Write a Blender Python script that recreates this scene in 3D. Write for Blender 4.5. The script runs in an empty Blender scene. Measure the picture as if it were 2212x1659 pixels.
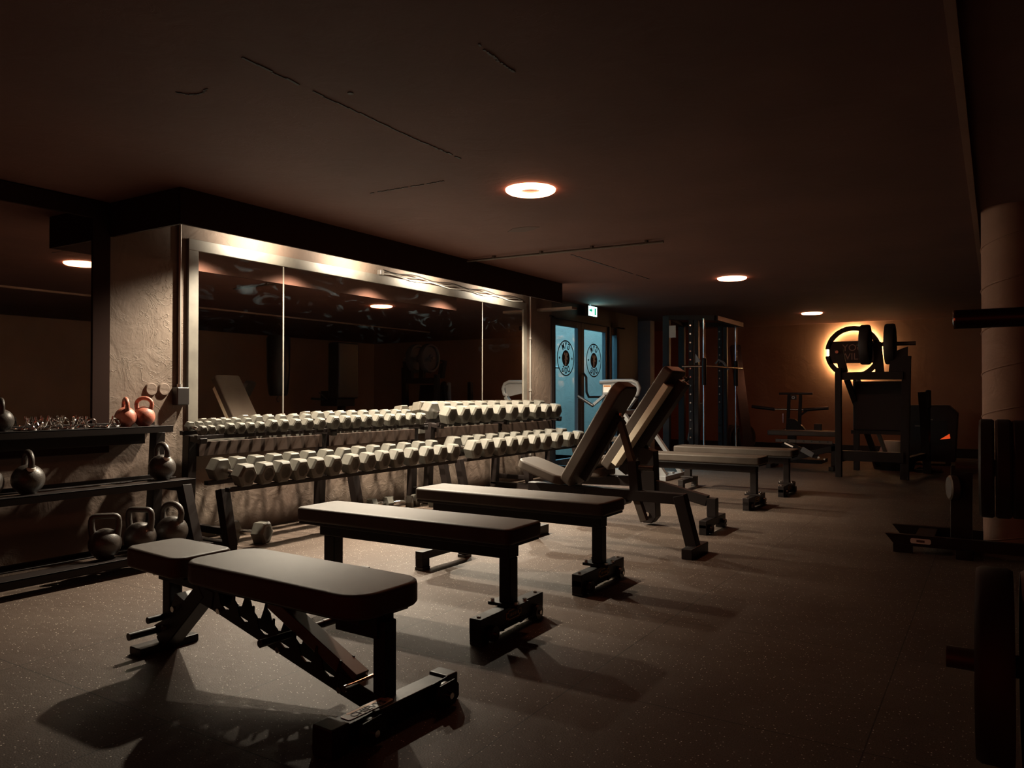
import bpy, math, random
from mathutils import Vector, Matrix
random.seed(7)
S = bpy.context.scene
C = S.collection
R = math.radians

# ------------------------------------------------------------------ camera, world, light, exposure
F_PX = 1661.0
cam_d = bpy.data.cameras.new('camera'); cam = bpy.data.objects.new('camera', cam_d); C.objects.link(cam)
cam_d.sensor_width = 36.0; cam_d.lens = 36.0 * F_PX / 2212.0
cam_d.clip_start = 0.05; cam_d.clip_end = 100
cam.location = (0, 0, 1.10)
cam.rotation_euler = (R(90) + math.atan(20.5 / F_PX), 0, R(32.15))
S.camera = cam
S.view_settings.view_transform = 'Standard'; S.view_settings.look = 'None'
S.view_settings.gamma = 1.0; S.view_settings.exposure = 0.0
S.view_settings.use_curve_mapping = False
w = bpy.data.worlds.new('world'); S.world = w; w.use_nodes = True
w.node_tree.nodes['Background'].inputs[0].default_value = (1.0, 0.12, 0.05, 1)
w.node_tree.nodes['Background'].inputs[1].default_value = 0.15
WALL_LAMP_W = 430.0
WALL_GLOW_W = 60.0
RING_STRENGTH = 24.0


def lamp(kind, name, loc, power, color, **kw):
    d = bpy.data.lights.new(name, kind); d.energy = power; d.color = color
    for k, v in kw.items(): setattr(d, k, v)
    o = bpy.data.objects.new(name, d); C.objects.link(o); o.location = loc
    return o
WARM = (1.0, 0.87, 0.67)
WLY = (4.19, 5.22, 6.35, 7.67)
for y in WLY:
    lamp('SPOT', 'wall_spot_light', (-4.62, y, 2.355), WALL_LAMP_W, WARM, shadow_soft_size=0.04, spot_size=R(138), spot_blend=.5)
    lamp('SPOT', 'wall_wash_light', (-4.78, y, 2.34), WALL_GLOW_W, WARM, shadow_soft_size=0.03, spot_size=R(150), spot_blend=.8).rotation_euler = (0, R(104), 0)
# daylight coming down into the concrete stairwell outside the doors
o = lamp('AREA', 'stairwell_daylight', (-6.5, 10.6, 3.3), 480.0, (0.24, 0.72, 1.0), shape='RECTANGLE', size=1.6, size_y=4.0)

# ------------------------------------------------------------------ materials
def mat(name, col, rough=0.5, metal=0.0, spec=0.5, bump=None, var=None, emit=None, coat=0.0):
    m = bpy.data.materials.new(name); m.use_nodes = True
    nt = m.node_tree; b = nt.nodes['Principled BSDF']
    b.inputs['Base Color'].default_value = (*col, 1); b.inputs['Roughness'].default_value = rough
    b.inputs['Metallic'].default_value = metal; b.inputs['Specular IOR Level'].default_value = spec
    if coat: b.inputs['Coat Weight'].default_value = coat
    tc = nt.nodes.new('ShaderNodeTexCoord')
    if var:   # (scale, second colour, threshold low, high)
        n = nt.nodes.new('ShaderNodeTexNoise'); n.inputs['Scale'].default_value = var[0]; n.inputs['Detail'].default_value = 6
        nt.links.new(tc.outputs['Object'], n.inputs['Vector'])
        r = nt.nodes.new('ShaderNodeValToRGB'); r.color_ramp.elements[0].position = var[2]; r.color_ramp.elements[1].position = var[3]
        r.color_ramp.elements[0].color = (*col, 1); r.color_ramp.elements[1].color = (*var[1], 1)
        nt.links.new(n.outputs['Fac'], r.inputs['Fac']); nt.links.new(r.outputs['Color'], b.inputs['Base Color'])
    if bump:  # (scale, strength, distance)
        n = nt.nodes.new('ShaderNodeTexNoise'); n.inputs['Scale'].default_value = bump[0]; n.inputs['Detail'].default_value = 5
        nt.links.new(tc.outputs['Object'], n.inputs['Vector'])
        bp = nt.nodes.new('ShaderNodeBump'); bp.inputs['Strength'].default_value = bump[1]; bp.inputs['Distance'].default_value = bump[2]
        nt.links.new(n.outputs['Fac'], bp.inputs['Height']); nt.links.new(bp.outputs['Normal'], b.inputs['Normal'])
    if emit:
        b.inputs['Emission Color'].default_value = (*emit[0], 1); b.inputs['Emission Strength'].default_value = emit[1]
    return m

BLACK = mat('black_powder_coat', (0.012, 0.008, 0.007), 0.42, spec=0.26, bump=(300, 0.15, 0.001))
CROSSBEAM = mat('dull_brown_steel', (0.035, 0.021, 0.015), 0.6, spec=.2)
BEAM = mat('brushed_dark_steel', (0.10, 0.08, 0.065), 0.45, 0.3, bump=(120, 0.1, 0.001))
GREYM = mat('grey_painted_steel', (0.20, 0.20, 0.20), 0.4)
VINYL = mat('black_vinyl', (0.060, 0.046, 0.036), 0.50, spec=.25, bump=(250, 0.25, 0.001), var=(3.5, (0.075, 0.059, 0.047), 0.4, 0.65))
RUBBER = mat('black_rubber', (0.088, 0.081, 0.067), 0.50, spec=0.35, bump=(90, 0.2, 0.001), var=(30, (0.105, 0.097, 0.080), 0.45, 0.7))
PLATE = mat('black_rubber_plate', (0.028, 0.022, 0.020), 0.6, bump=(60, 0.2, 0.001))
CHROME = mat('chrome', (0.85, 0.83, 0.80), 0.12, 1.0)
IRON = mat('cast_iron_powder_coat', (0.045, 0.036, 0.030), 0.42, bump=(160, 0.5, 0.002), coat=0.2)
REDIRON = mat('worn_red_cast_iron', (0.42, 0.13, 0.08), 0.5, bump=(120, 0.5, 0.002), var=(22, (0.16, 0.05, 0.03), 0.48, 0.62))
PLASTIC = mat('black_plastic', (0.02, 0.016, 0.015), 0.35)
WHITE = mat('white_label', (0.75, 0.72, 0.66), 0.5)
ORANGE = mat('orange_print', (0.75, 0.28, 0.07), 0.5)
YELLOW = mat('yellow_print', (0.50, 0.33, 0.05), 0.5)
DARKINK = mat('black_print', (0.01, 0.01, 0.01), 0.6)
DARKFRAME = mat('dark_door_frame', (0.018, 0.013, 0.013), 0.45)
GALV = mat('galvanised_frame', (0.17, 0.155, 0.13), 0.5, 0.15, bump=(25, 0.15, 0.003), var=(9, (0.13, 0.118, 0.10), 0.4, 0.7))
PIPE = mat('steel_conduit', (0.45, 0.42, 0.38), 0.35, 0.7)
CREAM = mat('cream_vinyl_stripe', (0.62, 0.55, 0.42), 0.5)
TUB = mat('pale_plastic_tub', (0.40, 0.30, 0.24), 0.5)

def wall_mat(name, col, dark, rough=0.75, scar=1.0):
    m = bpy.data.materials.new(name); m.use_nodes = True; nt = m.node_tree; b = nt.nodes['Principled BSDF']
    L = nt.links.new
    tc = nt.nodes.new('ShaderNodeTexCoord')
    n1 = nt.nodes.new('ShaderNodeTexNoise'); n1.inputs['Scale'].default_value = 1.3; n1.inputs['Detail'].default_value = 8
    L(tc.outputs['Object'], n1.inputs['Vector'])
    r = nt.nodes.new('ShaderNodeValToRGB'); r.color_ramp.elements[0].position = .35; r.color_ramp.elements[1].position = .7
    r.color_ramp.elements[0].color = (*dark, 1); r.color_ramp.elements[1].color = (*col, 1)
    L(n1.outputs['Fac'], r.inputs['Fac']); L(r.outputs['Color'], b.inputs['Base Color'])
    b.inputs['Roughness'].default_value = rough
    # trowel relief: fine grain + warped scars
    n2 = nt.nodes.new('ShaderNodeTexNoise'); n2.inputs['Scale'].default_value = 45; n2.inputs['Detail'].default_value = 4
    L(tc.outputs['Object'], n2.inputs['Vector'])
    n3 = nt.nodes.new('ShaderNodeTexNoise'); n3.inputs['Scale'].default_value = 5; n3.inputs['Detail'].default_value = 7; n3.inputs['Distortion'].default_value = 1.2
    L(tc.outputs['Object'], n3.inputs['Vector'])
    v = nt.nodes.new('ShaderNodeTexVoronoi'); v.feature = 'DISTANCE_TO_EDGE'; v.inputs['Scale'].default_value = 2.2
    mx = nt.nodes.new('ShaderNodeVectorMath'); mx.operation = 'ADD'
    L(tc.outputs['Object'], mx.inputs[0]); L(n3.outputs['Color'], mx.inputs[1]); L(mx.outputs[0], v.inputs['Vector'])
    rr = nt.nodes.new('ShaderNodeMapRange'); rr.inputs[1].default_value = 0.0; rr.inputs[2].default_value = 0.03; rr.inputs[3].default_value = 1; rr.inputs[4].default_value = 0
    L(v.outputs['Distance'], rr.inputs[0])
    gate = nt.nodes.new('ShaderNodeMapRange'); gate.inputs[1].default_value = .52; gate.inputs[2].default_value = .62
    L(n1.outputs['Fac'], gate.inputs[0])
    mu = nt.nodes.new('ShaderNodeMath'); mu.operation = 'MULTIPLY'; L(rr.outputs[0], mu.inputs[0]); L(gate.outputs[0], mu.inputs[1])
    a1 = nt.nodes.new('ShaderNodeMath'); a1.operation = 'MULTIPLY_ADD'; a1.inputs[1].default_value = 0.15
    L(n2.outputs['Fac'], a1.inputs[0]); L(n3.outputs['Fac'], a1.inputs[2])
    a2 = nt.nodes.new('ShaderNodeMath'); a2.operation = 'MULTIPLY_ADD'; a2.inputs[1].default_value = 0.35
    L(mu.outputs[0], a2.inputs[0]); L(a1.outputs[0], a2.inputs[2])
    bp = nt.nodes.new('ShaderNodeBump'); bp.inputs['Strength'].default_value = 0.7 * scar; bp.inputs['Distance'].default_value = 0.02
    L(a2.outputs[0], bp.inputs['Height']); L(bp.outputs['Normal'], b.inputs['Normal'])
    return m
PLASTER = wall_mat('rough_painted_plaster', (0.165, 0.122, 0.092), (0.135, 0.090, 0.068), scar=.75)
BROWNWALL = wall_mat('brown_painted_wall', (0.30, 0.15, 0.085), (0.25, 0.125, 0.07), scar=.35)
CONCRETE = wall_mat('bare_concrete', (0.45, 0.47, 0.48), (0.30, 0.32, 0.33), scar=.6)
BEAMPAINT = mat('dark_brown_beam_paint', (.024, .011, .008), .9, spec=.1)
CEILPATCH = mat('dark_ceiling_patch', (.075, .035, .024), .85)
COLUMN = wall_mat('brown_painted_concrete_column', (0.26, 0.14, 0.09), (0.20, 0.105, 0.07), scar=.5)

def ceiling_mat():
    m = wall_mat('brown_painted_ceiling', (0.120, 0.044, 0.028), (0.092, 0.031, 0.019), 0.85, .3)
    nt = m.node_tree; L = nt.links.new; b = nt.nodes['Principled BSDF']
    # sparse dark chips in the paint
    tc = nt.nodes.new('ShaderNodeTexCoord')
    n = nt.nodes.new('ShaderNodeTexNoise'); n.inputs['Scale'].default_value = 5.5; n.inputs['Detail'].default_value = 9; n.inputs['Roughness'].default_value = .72
    mp = nt.nodes.new('ShaderNodeMapping'); mp.inputs['Scale'].default_value = (3.0, .6, 1)
    L(tc.outputs['Object'], mp.inputs[0]); L(mp.outputs[0], n.inputs['Vector'])
    mr = nt.nodes.new('ShaderNodeMapRange'); mr.inputs[1].default_value = .70; mr.inputs[2].default_value = .73
    L(n.outputs['Fac'], mr.inputs[0])
    mix = nt.nodes.new('ShaderNodeMix'); mix.data_type = 'RGBA'; mix.inputs[7].default_value = (.05, .03, .02, 1)
    src = b.inputs['Base Color'].links[0].from_socket
    L(mr.outputs[0], mix.inputs[0]); L(src, mix.inputs[6]); L(mix.outputs[2], b.inputs['Base Color'])
    return m
CEIL = ceiling_mat()

def floor_mat():
    m = bpy.data.materials.new('speckled_rubber_floor'); m.use_nodes = True; nt = m.node_tree; L = nt.links.new
    b = nt.nodes['Principled BSDF']; tc = nt.nodes.new('ShaderNodeTexCoord')
    n1 = nt.nodes.new('ShaderNodeTexNoise'); n1.inputs['Scale'].default_value = 1.1; n1.inputs['Detail'].default_value = 8
    L(tc.outputs['Object'], n1.inputs['Vector'])
    r = nt.nodes.new('ShaderNodeValToRGB'); r.color_ramp.elements[0].position = .3; r.color_ramp.elements[1].position = .75
    r.color_ramp.elements[0].color = (.061, .041, .031, 1); r.color_ramp.elements[1].color = (.089, .064, .049, 1)
    L(n1.outputs['Fac'], r.inputs['Fac'])
    # EPDM flecks
    v = nt.nodes.new('ShaderNodeTexVoronoi'); v.inputs['Scale'].default_value = 105
    L(tc.outputs['Object'], v.inputs['Vector'])
    lt = nt.nodes.new('ShaderNodeMath'); lt.operation = 'LESS_THAN'; lt.inputs[1].default_value = .24
    L(v.outputs['Distance'], lt.inputs[0])
    sp = nt.nodes.new('ShaderNodeSeparateColor'); L(v.outputs['Color'], sp.inputs[0])
    gt = nt.nodes.new('ShaderNodeMath'); gt.operation = 'GREATER_THAN'; gt.inputs[1].default_value = .86
    L(sp.outputs[0], gt.inputs[0])
    mu = nt.nodes.new('ShaderNodeMath'); mu.operation = 'MULTIPLY'; L(lt.outputs[0], mu.inputs[0]); L(gt.outputs[0], mu.inputs[1])
    mix = nt.nodes.new('ShaderNodeMix'); mix.data_type = 'RGBA'; mix.inputs[7].default_value = (.60, .52, .44, 1)
    L(mu.outputs[0], mix.inputs[0]); L(r.outputs['Color'], mix.inputs[6])
    # rubber crumb grain
    cg = nt.nodes.new('ShaderNodeTexNoise'); cg.inputs['Scale'].default_value = 210; cg.inputs['Detail'].default_value = 2
    L(tc.outputs['Object'], cg.inputs['Vector'])
    cr = nt.nodes.new('ShaderNodeMapRange'); cr.inputs[1].default_value = .3; cr.inputs[2].default_value = .7; cr.inputs[3].default_value = .62; cr.inputs[4].default_value = 1.45
    L(cg.outputs['Fac'], cr.inputs[0])
    cm = nt.nodes.new('ShaderNodeVectorMath'); cm.operation = 'SCALE'; L(mix.outputs[2], cm.inputs[0]); L(cr.outputs[0], cm.inputs['Scale'])
    # mat seams, 1 m squares
    br = nt.nodes.new('ShaderNodeTexBrick'); br.offset = 0; br.inputs['Scale'].default_value = 1.0
    br.inputs['Brick Width'].default_value = 1.0; br.inputs['Row Height'].default_value = 1.0; br.inputs['Mortar Size'].default_value = .0025
    br.inputs['Color1'].default_value = (1, 1, 1, 1); br.inputs['Color2'].default_value = (.9, .9, .9, 1); br.inputs['Mortar'].default_value = (.35, .35, .35, 1)
    mp = nt.nodes.new('ShaderNodeMapping'); mp.inputs['Location'].default_value = (.35, .42, 0)
    L(tc.outputs['Object'], mp.inputs[0]); L(mp.outputs[0], br.inputs['Vector'])
    m2 = nt.nodes.new('ShaderNodeMix'); m2.data_type = 'RGBA'; m2.blend_type = 'MULTIPLY'; m2.inputs[0].default_value = 1
    L(cm.outputs[0], m2.inputs[6]); L(br.outputs['Color'], m2.inputs[7]); L(m2.outputs[2], b.inputs['Base Color'])
    b.inputs['Roughness'].default_value = .62; b.inputs['Specular IOR Level'].default_value = .16
    n2 = nt.nodes.new('ShaderNodeTexNoise'); n2.inputs['Scale'].default_value = 160; n2.inputs['Detail'].default_value = 3
    L(tc.outputs['Object'], n2.inputs['Vector'])
    n3 = nt.nodes.new('ShaderNodeTexNoise'); n3.inputs['Scale'].default_value = 2.2; n3.inputs['Detail'].default_value = 4
    L(tc.outputs['Object'], n3.inputs['Vector'])
    a = nt.nodes.new('ShaderNodeMath'); a.operation = 'MULTIPLY_ADD'; a.inputs[1].default_value = .06
    L(n2.outputs['Fac'], a.inputs[0]); L(n3.outputs['Fac'], a.inputs[2])
    bp = nt.nodes.new('ShaderNodeBump'); bp.inputs['Strength'].default_value = .6; bp.inputs['Distance'].default_value = .03
    L(a.outputs[0], bp.inputs['Height']); L(bp.outputs['Normal'], b.inputs['Normal'])
    return m
FLOOR = floor_mat()

def mirror_mat(name, tint):
    m = bpy.data.materials.new(name); m.use_nodes = True; nt = m.node_tree; L = nt.links.new
    b = nt.nodes['Principled BSDF']; b.inputs['Base Color'].default_value = (*tint, 1); b.inputs['Metallic'].default_value = 1
    b.inputs['Roughness'].default_value = .015
    tc = nt.nodes.new('ShaderNodeTexCoord')
    mp = nt.nodes.new('ShaderNodeMapping'); mp.inputs['Scale'].default_value = (1, .8, 2.6)
    n = nt.nodes.new('ShaderNodeTexNoise'); n.inputs['Scale'].default_value = 2.6; n.inputs['Detail'].default_value = 7; n.inputs['Distortion'].default_value = 2.5
    L(tc.outputs['Object'], mp.inputs[0]); L(mp.outputs[0], n.inputs['Vector'])
    mr = nt.nodes.new('ShaderNodeMapRange'); mr.inputs[1].default_value = .58; mr.inputs[2].default_value = .80; mr.inputs[4].default_value = .018
    L(n.outputs['Fac'], mr.inputs[0])
    sx = nt.nodes.new('ShaderNodeSeparateXYZ'); L(tc.outputs['Object'], sx.inputs[0])
    gz = nt.nodes.new('ShaderNodeMapRange'); gz.inputs[1].default_value = .85; gz.inputs[2].default_value = 1.45; L(sx.outputs[2], gz.inputs[0])
    gm = nt.nodes.new('ShaderNodeMath'); gm.operation = 'MULTIPLY'; L(mr.outputs[0], gm.inputs[0]); L(gz.outputs[0], gm.inputs[1])
    d = nt.nodes.new('ShaderNodeBsdfDiffuse'); d.inputs[0].default_value = (.30, .42, .48, 1)
    mx = nt.nodes.new('ShaderNodeMixShader'); L(gm.outputs[0], mx.inputs[0]); L(b.outputs[0], mx.inputs[1]); L(d.outputs[0], mx.inputs[2])
    L(mx.outputs[0], nt.nodes['Material Output'].inputs[0])
    return m
MIRROR = mirror_mat('smudged_mirror', (.72, .68, .64))

def glass_mat():
    m = bpy.data.materials.new('door_glass'); m.use_nodes = True; nt = m.node_tree; L = nt.links.new
    nt.nodes.remove(nt.nodes['Principled BSDF'])
    t = nt.nodes.new('ShaderNodeBsdfTransparent'); t.inputs[0].default_value = (.93, .96, .97, 1)
    g = nt.nodes.new('ShaderNodeBsdfGlossy'); g.inputs['Roughness'].default_value = .02
    mx = nt.nodes.new('ShaderNodeMixShader'); mx.inputs[0].default_value = .05; L(t.outputs[0], mx.inputs[1]); L(g.outputs[0], mx.inputs[2])
    L(mx.outputs[0], nt.nodes['Material Output'].inputs[0])
    return m
GLASS = glass_mat()

def emit_mat(name, col, st):
    m = bpy.data.materials.new(name); m.use_nodes = True; nt = m.node_tree
    nt.nodes.remove(nt.nodes['Principled BSDF'])
    e = nt.nodes.new('ShaderNodeEmission'); e.inputs[0].default_value = (*col, 1); e.inputs[1].default_value = st
    nt.links.new(e.outputs[0], nt.nodes['Material Output'].inputs[0]); return m
RINGGLOW = emit_mat('ring_lamp_diffuser', (1.0, .34, .17), RING_STRENGTH)
BULB = emit_mat('warm_bulb', WARM, 6.0)
SIGNGLOW = emit_mat('sign_led_strip', (1.0, .66, .33), 170.0)
EXITGLOW = emit_mat('exit_sign_face', (.45, 1.0, .85), 5.0)
EXITGREEN = emit_mat('exit_sign_green', (.02, .45, .22), 1.0)
EMBER = emit_mat('ember_glow', (1.0, .10, .02), 0.6)

# ------------------------------------------------------------------ mesh helpers
class MB:
    def __init__(s): s.v = []; s.f = []; s.sm = []
    def _add(s, vs, fs, smooth=False):
        n = len(s.v); s.v += [tuple(v) for v in vs]; s.f += [tuple(i + n for i in f) for f in fs]
        s.sm += (smooth if isinstance(smooth, list) else [smooth] * len(fs)); return s
    def box(s, c, d, rot=None):
        x, y, z = d[0] / 2, d[1] / 2, d[2] / 2
        vs = [Vector(p) for p in ((-x, -y, -z), (x, -y, -z), (x, y, -z), (-x, y, -z), (-x, -y, z), (x, -y, z), (x, y, z), (-x, y, z))]
        if rot: vs = [rot @ v for v in vs]
        c = Vector(c); vs = [v + c for v in vs]
        return s._add(vs, [(0, 3, 2, 1), (4, 5, 6, 7), (0, 1, 5, 4), (1, 2, 6, 5), (2, 3, 7, 6), (3, 0, 4, 7)])
    def bar(s, a, b, w, h, up=(0, 0, 1)):
        a, b = Vector(a), Vector(b); d = (b - a); L = d.length; d.normalize(); up = Vector(up)
        if abs(d.dot(up)) > .98: up = Vector((0, 1, 0))
        side = d.cross(up).normalized(); u = side.cross(d).normalized()
        m = Matrix((side, d, u)).transposed()
        return s.box((a + b) / 2, (w, L, h), m)
    def cyl(s, a, b, r, r2=None, n=20, cap=True):
        r2 = r if r2 is None else r2
        return s.lathe([(0 if cap else r, 0), (r, 0), (r2, 1), (0 if cap else r2, 1)], a, b, n, norm=True)
    def lathe(s, prof, a, b=(0, 0, 1), n=24, norm=False):
        a = Vector(a)
        if norm: d = Vector(b) - a; L = d.length
        else: d = Vector(b); L = 1
        d.normalize(); t = Vector((1, 0, 0)) if abs(d.x) < .9 else Vector((0, 1, 0))
        e1 = d.cross(t).normalized(); e2 = d.cross(e1)
        vs = []; idx = []
        for r, z in prof:
            if r < 1e-6: vs.append(a + d * z * L); idx.append([len(vs) - 1])
            else:
                st = len(vs)
                for k in range(n):
                    an = 2 * math.pi * k / n; vs.append(a + d * z * L + (e1 * math.cos(an) + e2 * math.sin(an)) * r)
                idx.append(list(range(st, st + n)))
        fs = []; sm = []
        for i in range(len(prof) - 1):
            A, B = idx[i], idx[i + 1]
            if len(A) == 1 and len(B) == 1: continue
            flat = abs(prof[i][1] - prof[i + 1][1]) < 1e-5 or abs(prof[i][0] - prof[i + 1][0]) < 0
            for k in range(n):
                k2 = (k + 1) % n
                if len(A) == 1: fs.append((A[0], B[k], B[k2]))
                elif len(B) == 1: fs.append((A[k], B[0], A[k2]))
                else: fs.append((A[k], B[k], B[k2], A[k2]))
                sm.append(not flat)
        return s._add(vs, fs, sm)
    def tube(s, path, r, n=12, closed=False, up=None, sq=None):
        P = [Vector(p) for p in path]; m = len(P); vs = []; fs = []
        prev = None
        for i, p in enumerate(P):
            if closed: t = (P[(i + 1) % m] - P[i - 1]).normalized()
            else: t = (P[min(i + 1, m - 1)] - P[max(i - 1, 0)]).normalized()
            if prev is None:
                q = Vector((0, 0, 1)) if abs(t.z) < .9 else Vector((0, 1, 0)); e1 = t.cross(q).normalized()
            else: e1 = (prev - t * prev.dot(t)).normalized()
            prev = e1; e2 = t.cross(e1)
            rr = r[i] if isinstance(r, (list, tuple)) else r
            for k in range(n):
                an = 2 * math.pi * k / n
                vs.append(p + (e1 * math.cos(an) + e2 * math.sin(an)) * rr)
        for i in range(m if closed else m - 1):
            j = (i + 1) % m
            for k in range(n):
                k2 = (k + 1) % n; fs.append((i * n + k, i * n + k2, j * n + k2, j * n + k))
        if not closed: fs.append(tuple(range(n - 1, -1, -1))); fs.append(tuple((m - 1) * n + k for k in range(n)))
        return s._add(vs, fs, [True] * (len(fs) - (0 if closed else 2)) + ([] if closed else [False, False]))
    def prism(s, pts, h0, h1, fn):   # pts 2-D; fn(u, v, h) -> 3-D
        n = len(pts); vs = [fn(u, v, h0) for u, v in pts] + [fn(u, v, h1) for u, v in pts]
        fs = [tuple(range(n - 1, -1, -1)), tuple(range(n, 2 * n))] + [(i, (i + 1) % n, n + (i + 1) % n, n + i) for i in range(n)]
        return s._add(vs, fs)
    def build(s, name, m, parent=None, bevel=0, seg=2, loc=None, ang=40):
        me = bpy.data.meshes.new(name); me.from_pydata(s.v, [], s.f); me.update()
        me.polygons.foreach_set('use_smooth', s.sm if not bevel else [True] * len(s.f))
        import bmesh
        bm = bmesh.new(); bm.from_mesh(me); bmesh.ops.recalc_face_normals(bm, faces=bm.faces)
        for e in bm.edges:
            if len(e.link_faces) == 2 and e.calc_face_angle(0) > R(35): e.smooth = False
        bm.to_mesh(me); bm.free()
        me.materials.append(m)
        o = bpy.data.objects.new(name, me); C.objects.link(o)
        if parent: o.parent = parent
        if loc: o.location = loc
        if bevel:
            b = o.modifiers.new('bevel', 'BEVEL'); b.width = bevel; b.segments = seg; b.limit_method = 'ANGLE'; b.angle_limit = R(ang)
            b.harden_normals = True
        return o

def tag(o, label=None, cat=None, group=None, kind=None):
    if label: o['label'] = label
    if cat: o['category'] = cat
    if group: o['group'] = group
    if kind: o['kind'] = kind
    return o
def thing(name, label, cat, loc=(0, 0, 0), rz=0, group=None):
    o = bpy.data.objects.new(name, None); C.objects.link(o); o.empty_display_size = .1
    o.location = loc; o.rotation_euler = (0, 0, rz)
    return tag(o, label, cat, group)
def struct(name, mb, m, parent=None, **k):
    o = mb.build(name, m, parent, **k); o['kind'] = 'structure'; return o
def copy_tree(o, parent=None):
    c = o.copy(); C.objects.link(c)
    if parent: c.parent = parent
    for ch in list(o.children): copy_tree(ch, c)
    return c
def text(name, body, m, size, loc, rot, parent=None, ext=.0008, mirror=False, align='CENTER', bold=0):
    cu = bpy.data.curves.new(name, 'FONT'); cu.body = body; cu.size = size; cu.extrude = ext; cu.offset = bold
    cu.align_x = align; cu.align_y = 'CENTER'
    t = bpy.data.objects.new(name + '_tmp', cu); C.objects.link(t)
    dg = bpy.context.evaluated_depsgraph_get(); me = bpy.data.meshes.new_from_object(t.evaluated_get(dg))
    bpy.data.objects.remove(t)
    if mirror:
        me.transform(Matrix.Scale(-1, 4, (1, 0, 0))); me.flip_normals()
    me.materials.clear(); me.materials.append(m)
    o = bpy.data.objects.new(name, me); C.objects.link(o); o.location = loc; o.rotation_euler = rot
    if parent: o.parent = parent
    return o
def rrect(w, h, r, n=5, taper=1.0):
    pts = []
    for cx, cy, a0 in ((w / 2 - r, h / 2 - r, 0), (-w / 2 + r, h / 2 - r, 90), (-w / 2 + r, -h / 2 + r, 180), (w / 2 - r, -h / 2 + r, 270)):
        for k in range(n + 1):
            a = R(a0 + 90 * k / n); pts.append((cx + r * math.cos(a), cy + r * math.sin(a)))
    return [(x, y * (1 - (1 - taper) * (0.5 - x / w))) for x, y in pts]
XYZ = lambda u, v, h: (u, v, h)
XZ = lambda u, v, h: (u, h, v)
YZ = lambda u, v, h: (h, u, v)

# ------------------------------------------------------------------ room
HC = 2.40
XW = -5.12; YB = 15.17; XR = 3.6; Y0 = -2.6
fl = struct('floor', MB().box((-2.6, 6.4, -.06), (13.0, 18.2, .12)), FLOOR)
ce = struct('ceiling', MB().box((-.75, 6.4, HC + .06), (9.1, 18.2, .12)).box((-6.35, 13.8, HC + .06), (2.1, 3.2, .12)), CEIL)
# left wall with the double door opening between y 9.16 and 11.5
struct('wall_left', MB().box((XW - .1, (Y0 + 9.16) / 2, HC / 2), (.2, 9.16 - Y0, HC)), PLASTER)
struct('wall_left', MB().box((XW - .1, 10.4, HC - .12), (.2, 2.48, .24)).box((XW - .1, 11.89, HC / 2), (.2, .5, HC)), DARKFRAME)
struct('wall_left', MB().box((-6.3, 12.24, HC / 2), (2.2, .2, HC)), PLASTER)
struct('wall_back', MB().box((-1.9, YB + .1, HC / 2), (11.2, .2, HC)), BROWNWALL)
struct('wall_right', MB().box((XR + .1, 6.4, HC / 2), (.2, 18.2, HC)), BROWNWALL)
struct('baseboard_back', MB().box((-1.9, YB - .012, .08), (11, .024, .16)), DARKFRAME)
# dropped beam in front of the lit strip of wall
struct('trim_1', MB().box((-4.335, (2.97 + 8.0) / 2, 2.284), (.02, 5.03, .232)).box((-4.72, 2.98, 2.284), (.76, .02, .232)), BEAMPAINT)
# short return wall and upper wall to the left of the lit bay
# lighter bracket board at the far end of the beam
struct('trim_3', MB().box((-4.84, 8.80, 2.20), (.52, .14, .03)), PLASTER)
# ceiling strip (flat cable trunking)
tag(MB().box((-.118, 6.5, HC - .012), (.035, 12.6, .024)).build('cable_trunking', COLUMN), 'thin flat cable trunking running along the ceiling towards the back wall', 'trunking')
# conduit across the ceiling, with clips
t = thing('ceiling_conduit', 'thin dark conduit crossing the ceiling in front of the glass doors', 'conduit', (0, 0, 0))
MB().cyl((-4.3, 6.03, 2.375), (-2.35, 6.13, 2.375), .011).build('pipe', BEAM, t)
m = MB()
for k in range(4): m.box((-4.0 + k * .5, 6.045 + k * .026, 2.388), (.02, .04, .024))
m.build('clip', BEAM, t)
# panel seams and scars on the ceiling (raised filler lines)
def crack(pts, wd, name='trim_4'):
    mb = MB(); rnd = random.Random(len(pts) + int(abs(pts[0][0]) * 100))
    for (a, b) in zip(pts[:-1], pts[1:]):
        n = 14
        for k in range(n):
            if rnd.random() < .18: continue
            p = [a[i] + (b[i] - a[i]) * k / n + rnd.uniform(-.006, .006) for i in (0, 1)]
            q = [a[i] + (b[i] - a[i]) * (k + 1) / n + rnd.uniform(-.006, .006) for i in (0, 1)]
            mb.bar((p[0], p[1], HC - .0015), (q[0], q[1], HC - .0015), wd * rnd.uniform(.5, 1.3), .003)
    struct(name, mb, DARKFRAME)
crack([(-2.46, 1.95), (-2.50, 3.0), (-2.49, 3.55)], .010)
crack([(-1.62, 2.32), (-1.64, 2.62)], .010, 'trim_5')
crack([(-3.42, 3.72), (-3.0, 3.74), (-2.84, 3.74)], .008, 'trim_6')
crack([(-3.35, 6.3), (-3.33, 7.2), (-3.32, 8.2)], .014, 'trim_7')
crack([(-2.98, 2.02), (-2.96, 2.07), (-2.90, 2.09), (-2.84, 2.07)], .008, 'trim_8')
struct('trim_13', MB().cyl((-2.354, 2.432, HC - .003), (-2.354, 2.432, HC), .013), DARKFRAME)
struct('trim_14', MB().prism([(-.16, .02), (-.05, -.07), (.08, -.06), (.15, .0), (.06, .06), (-.04, .09)], HC - .002, HC, lambda u, v, h: (-3.154 + u, 5.184 + v, h)), CEILPATCH)
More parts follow.
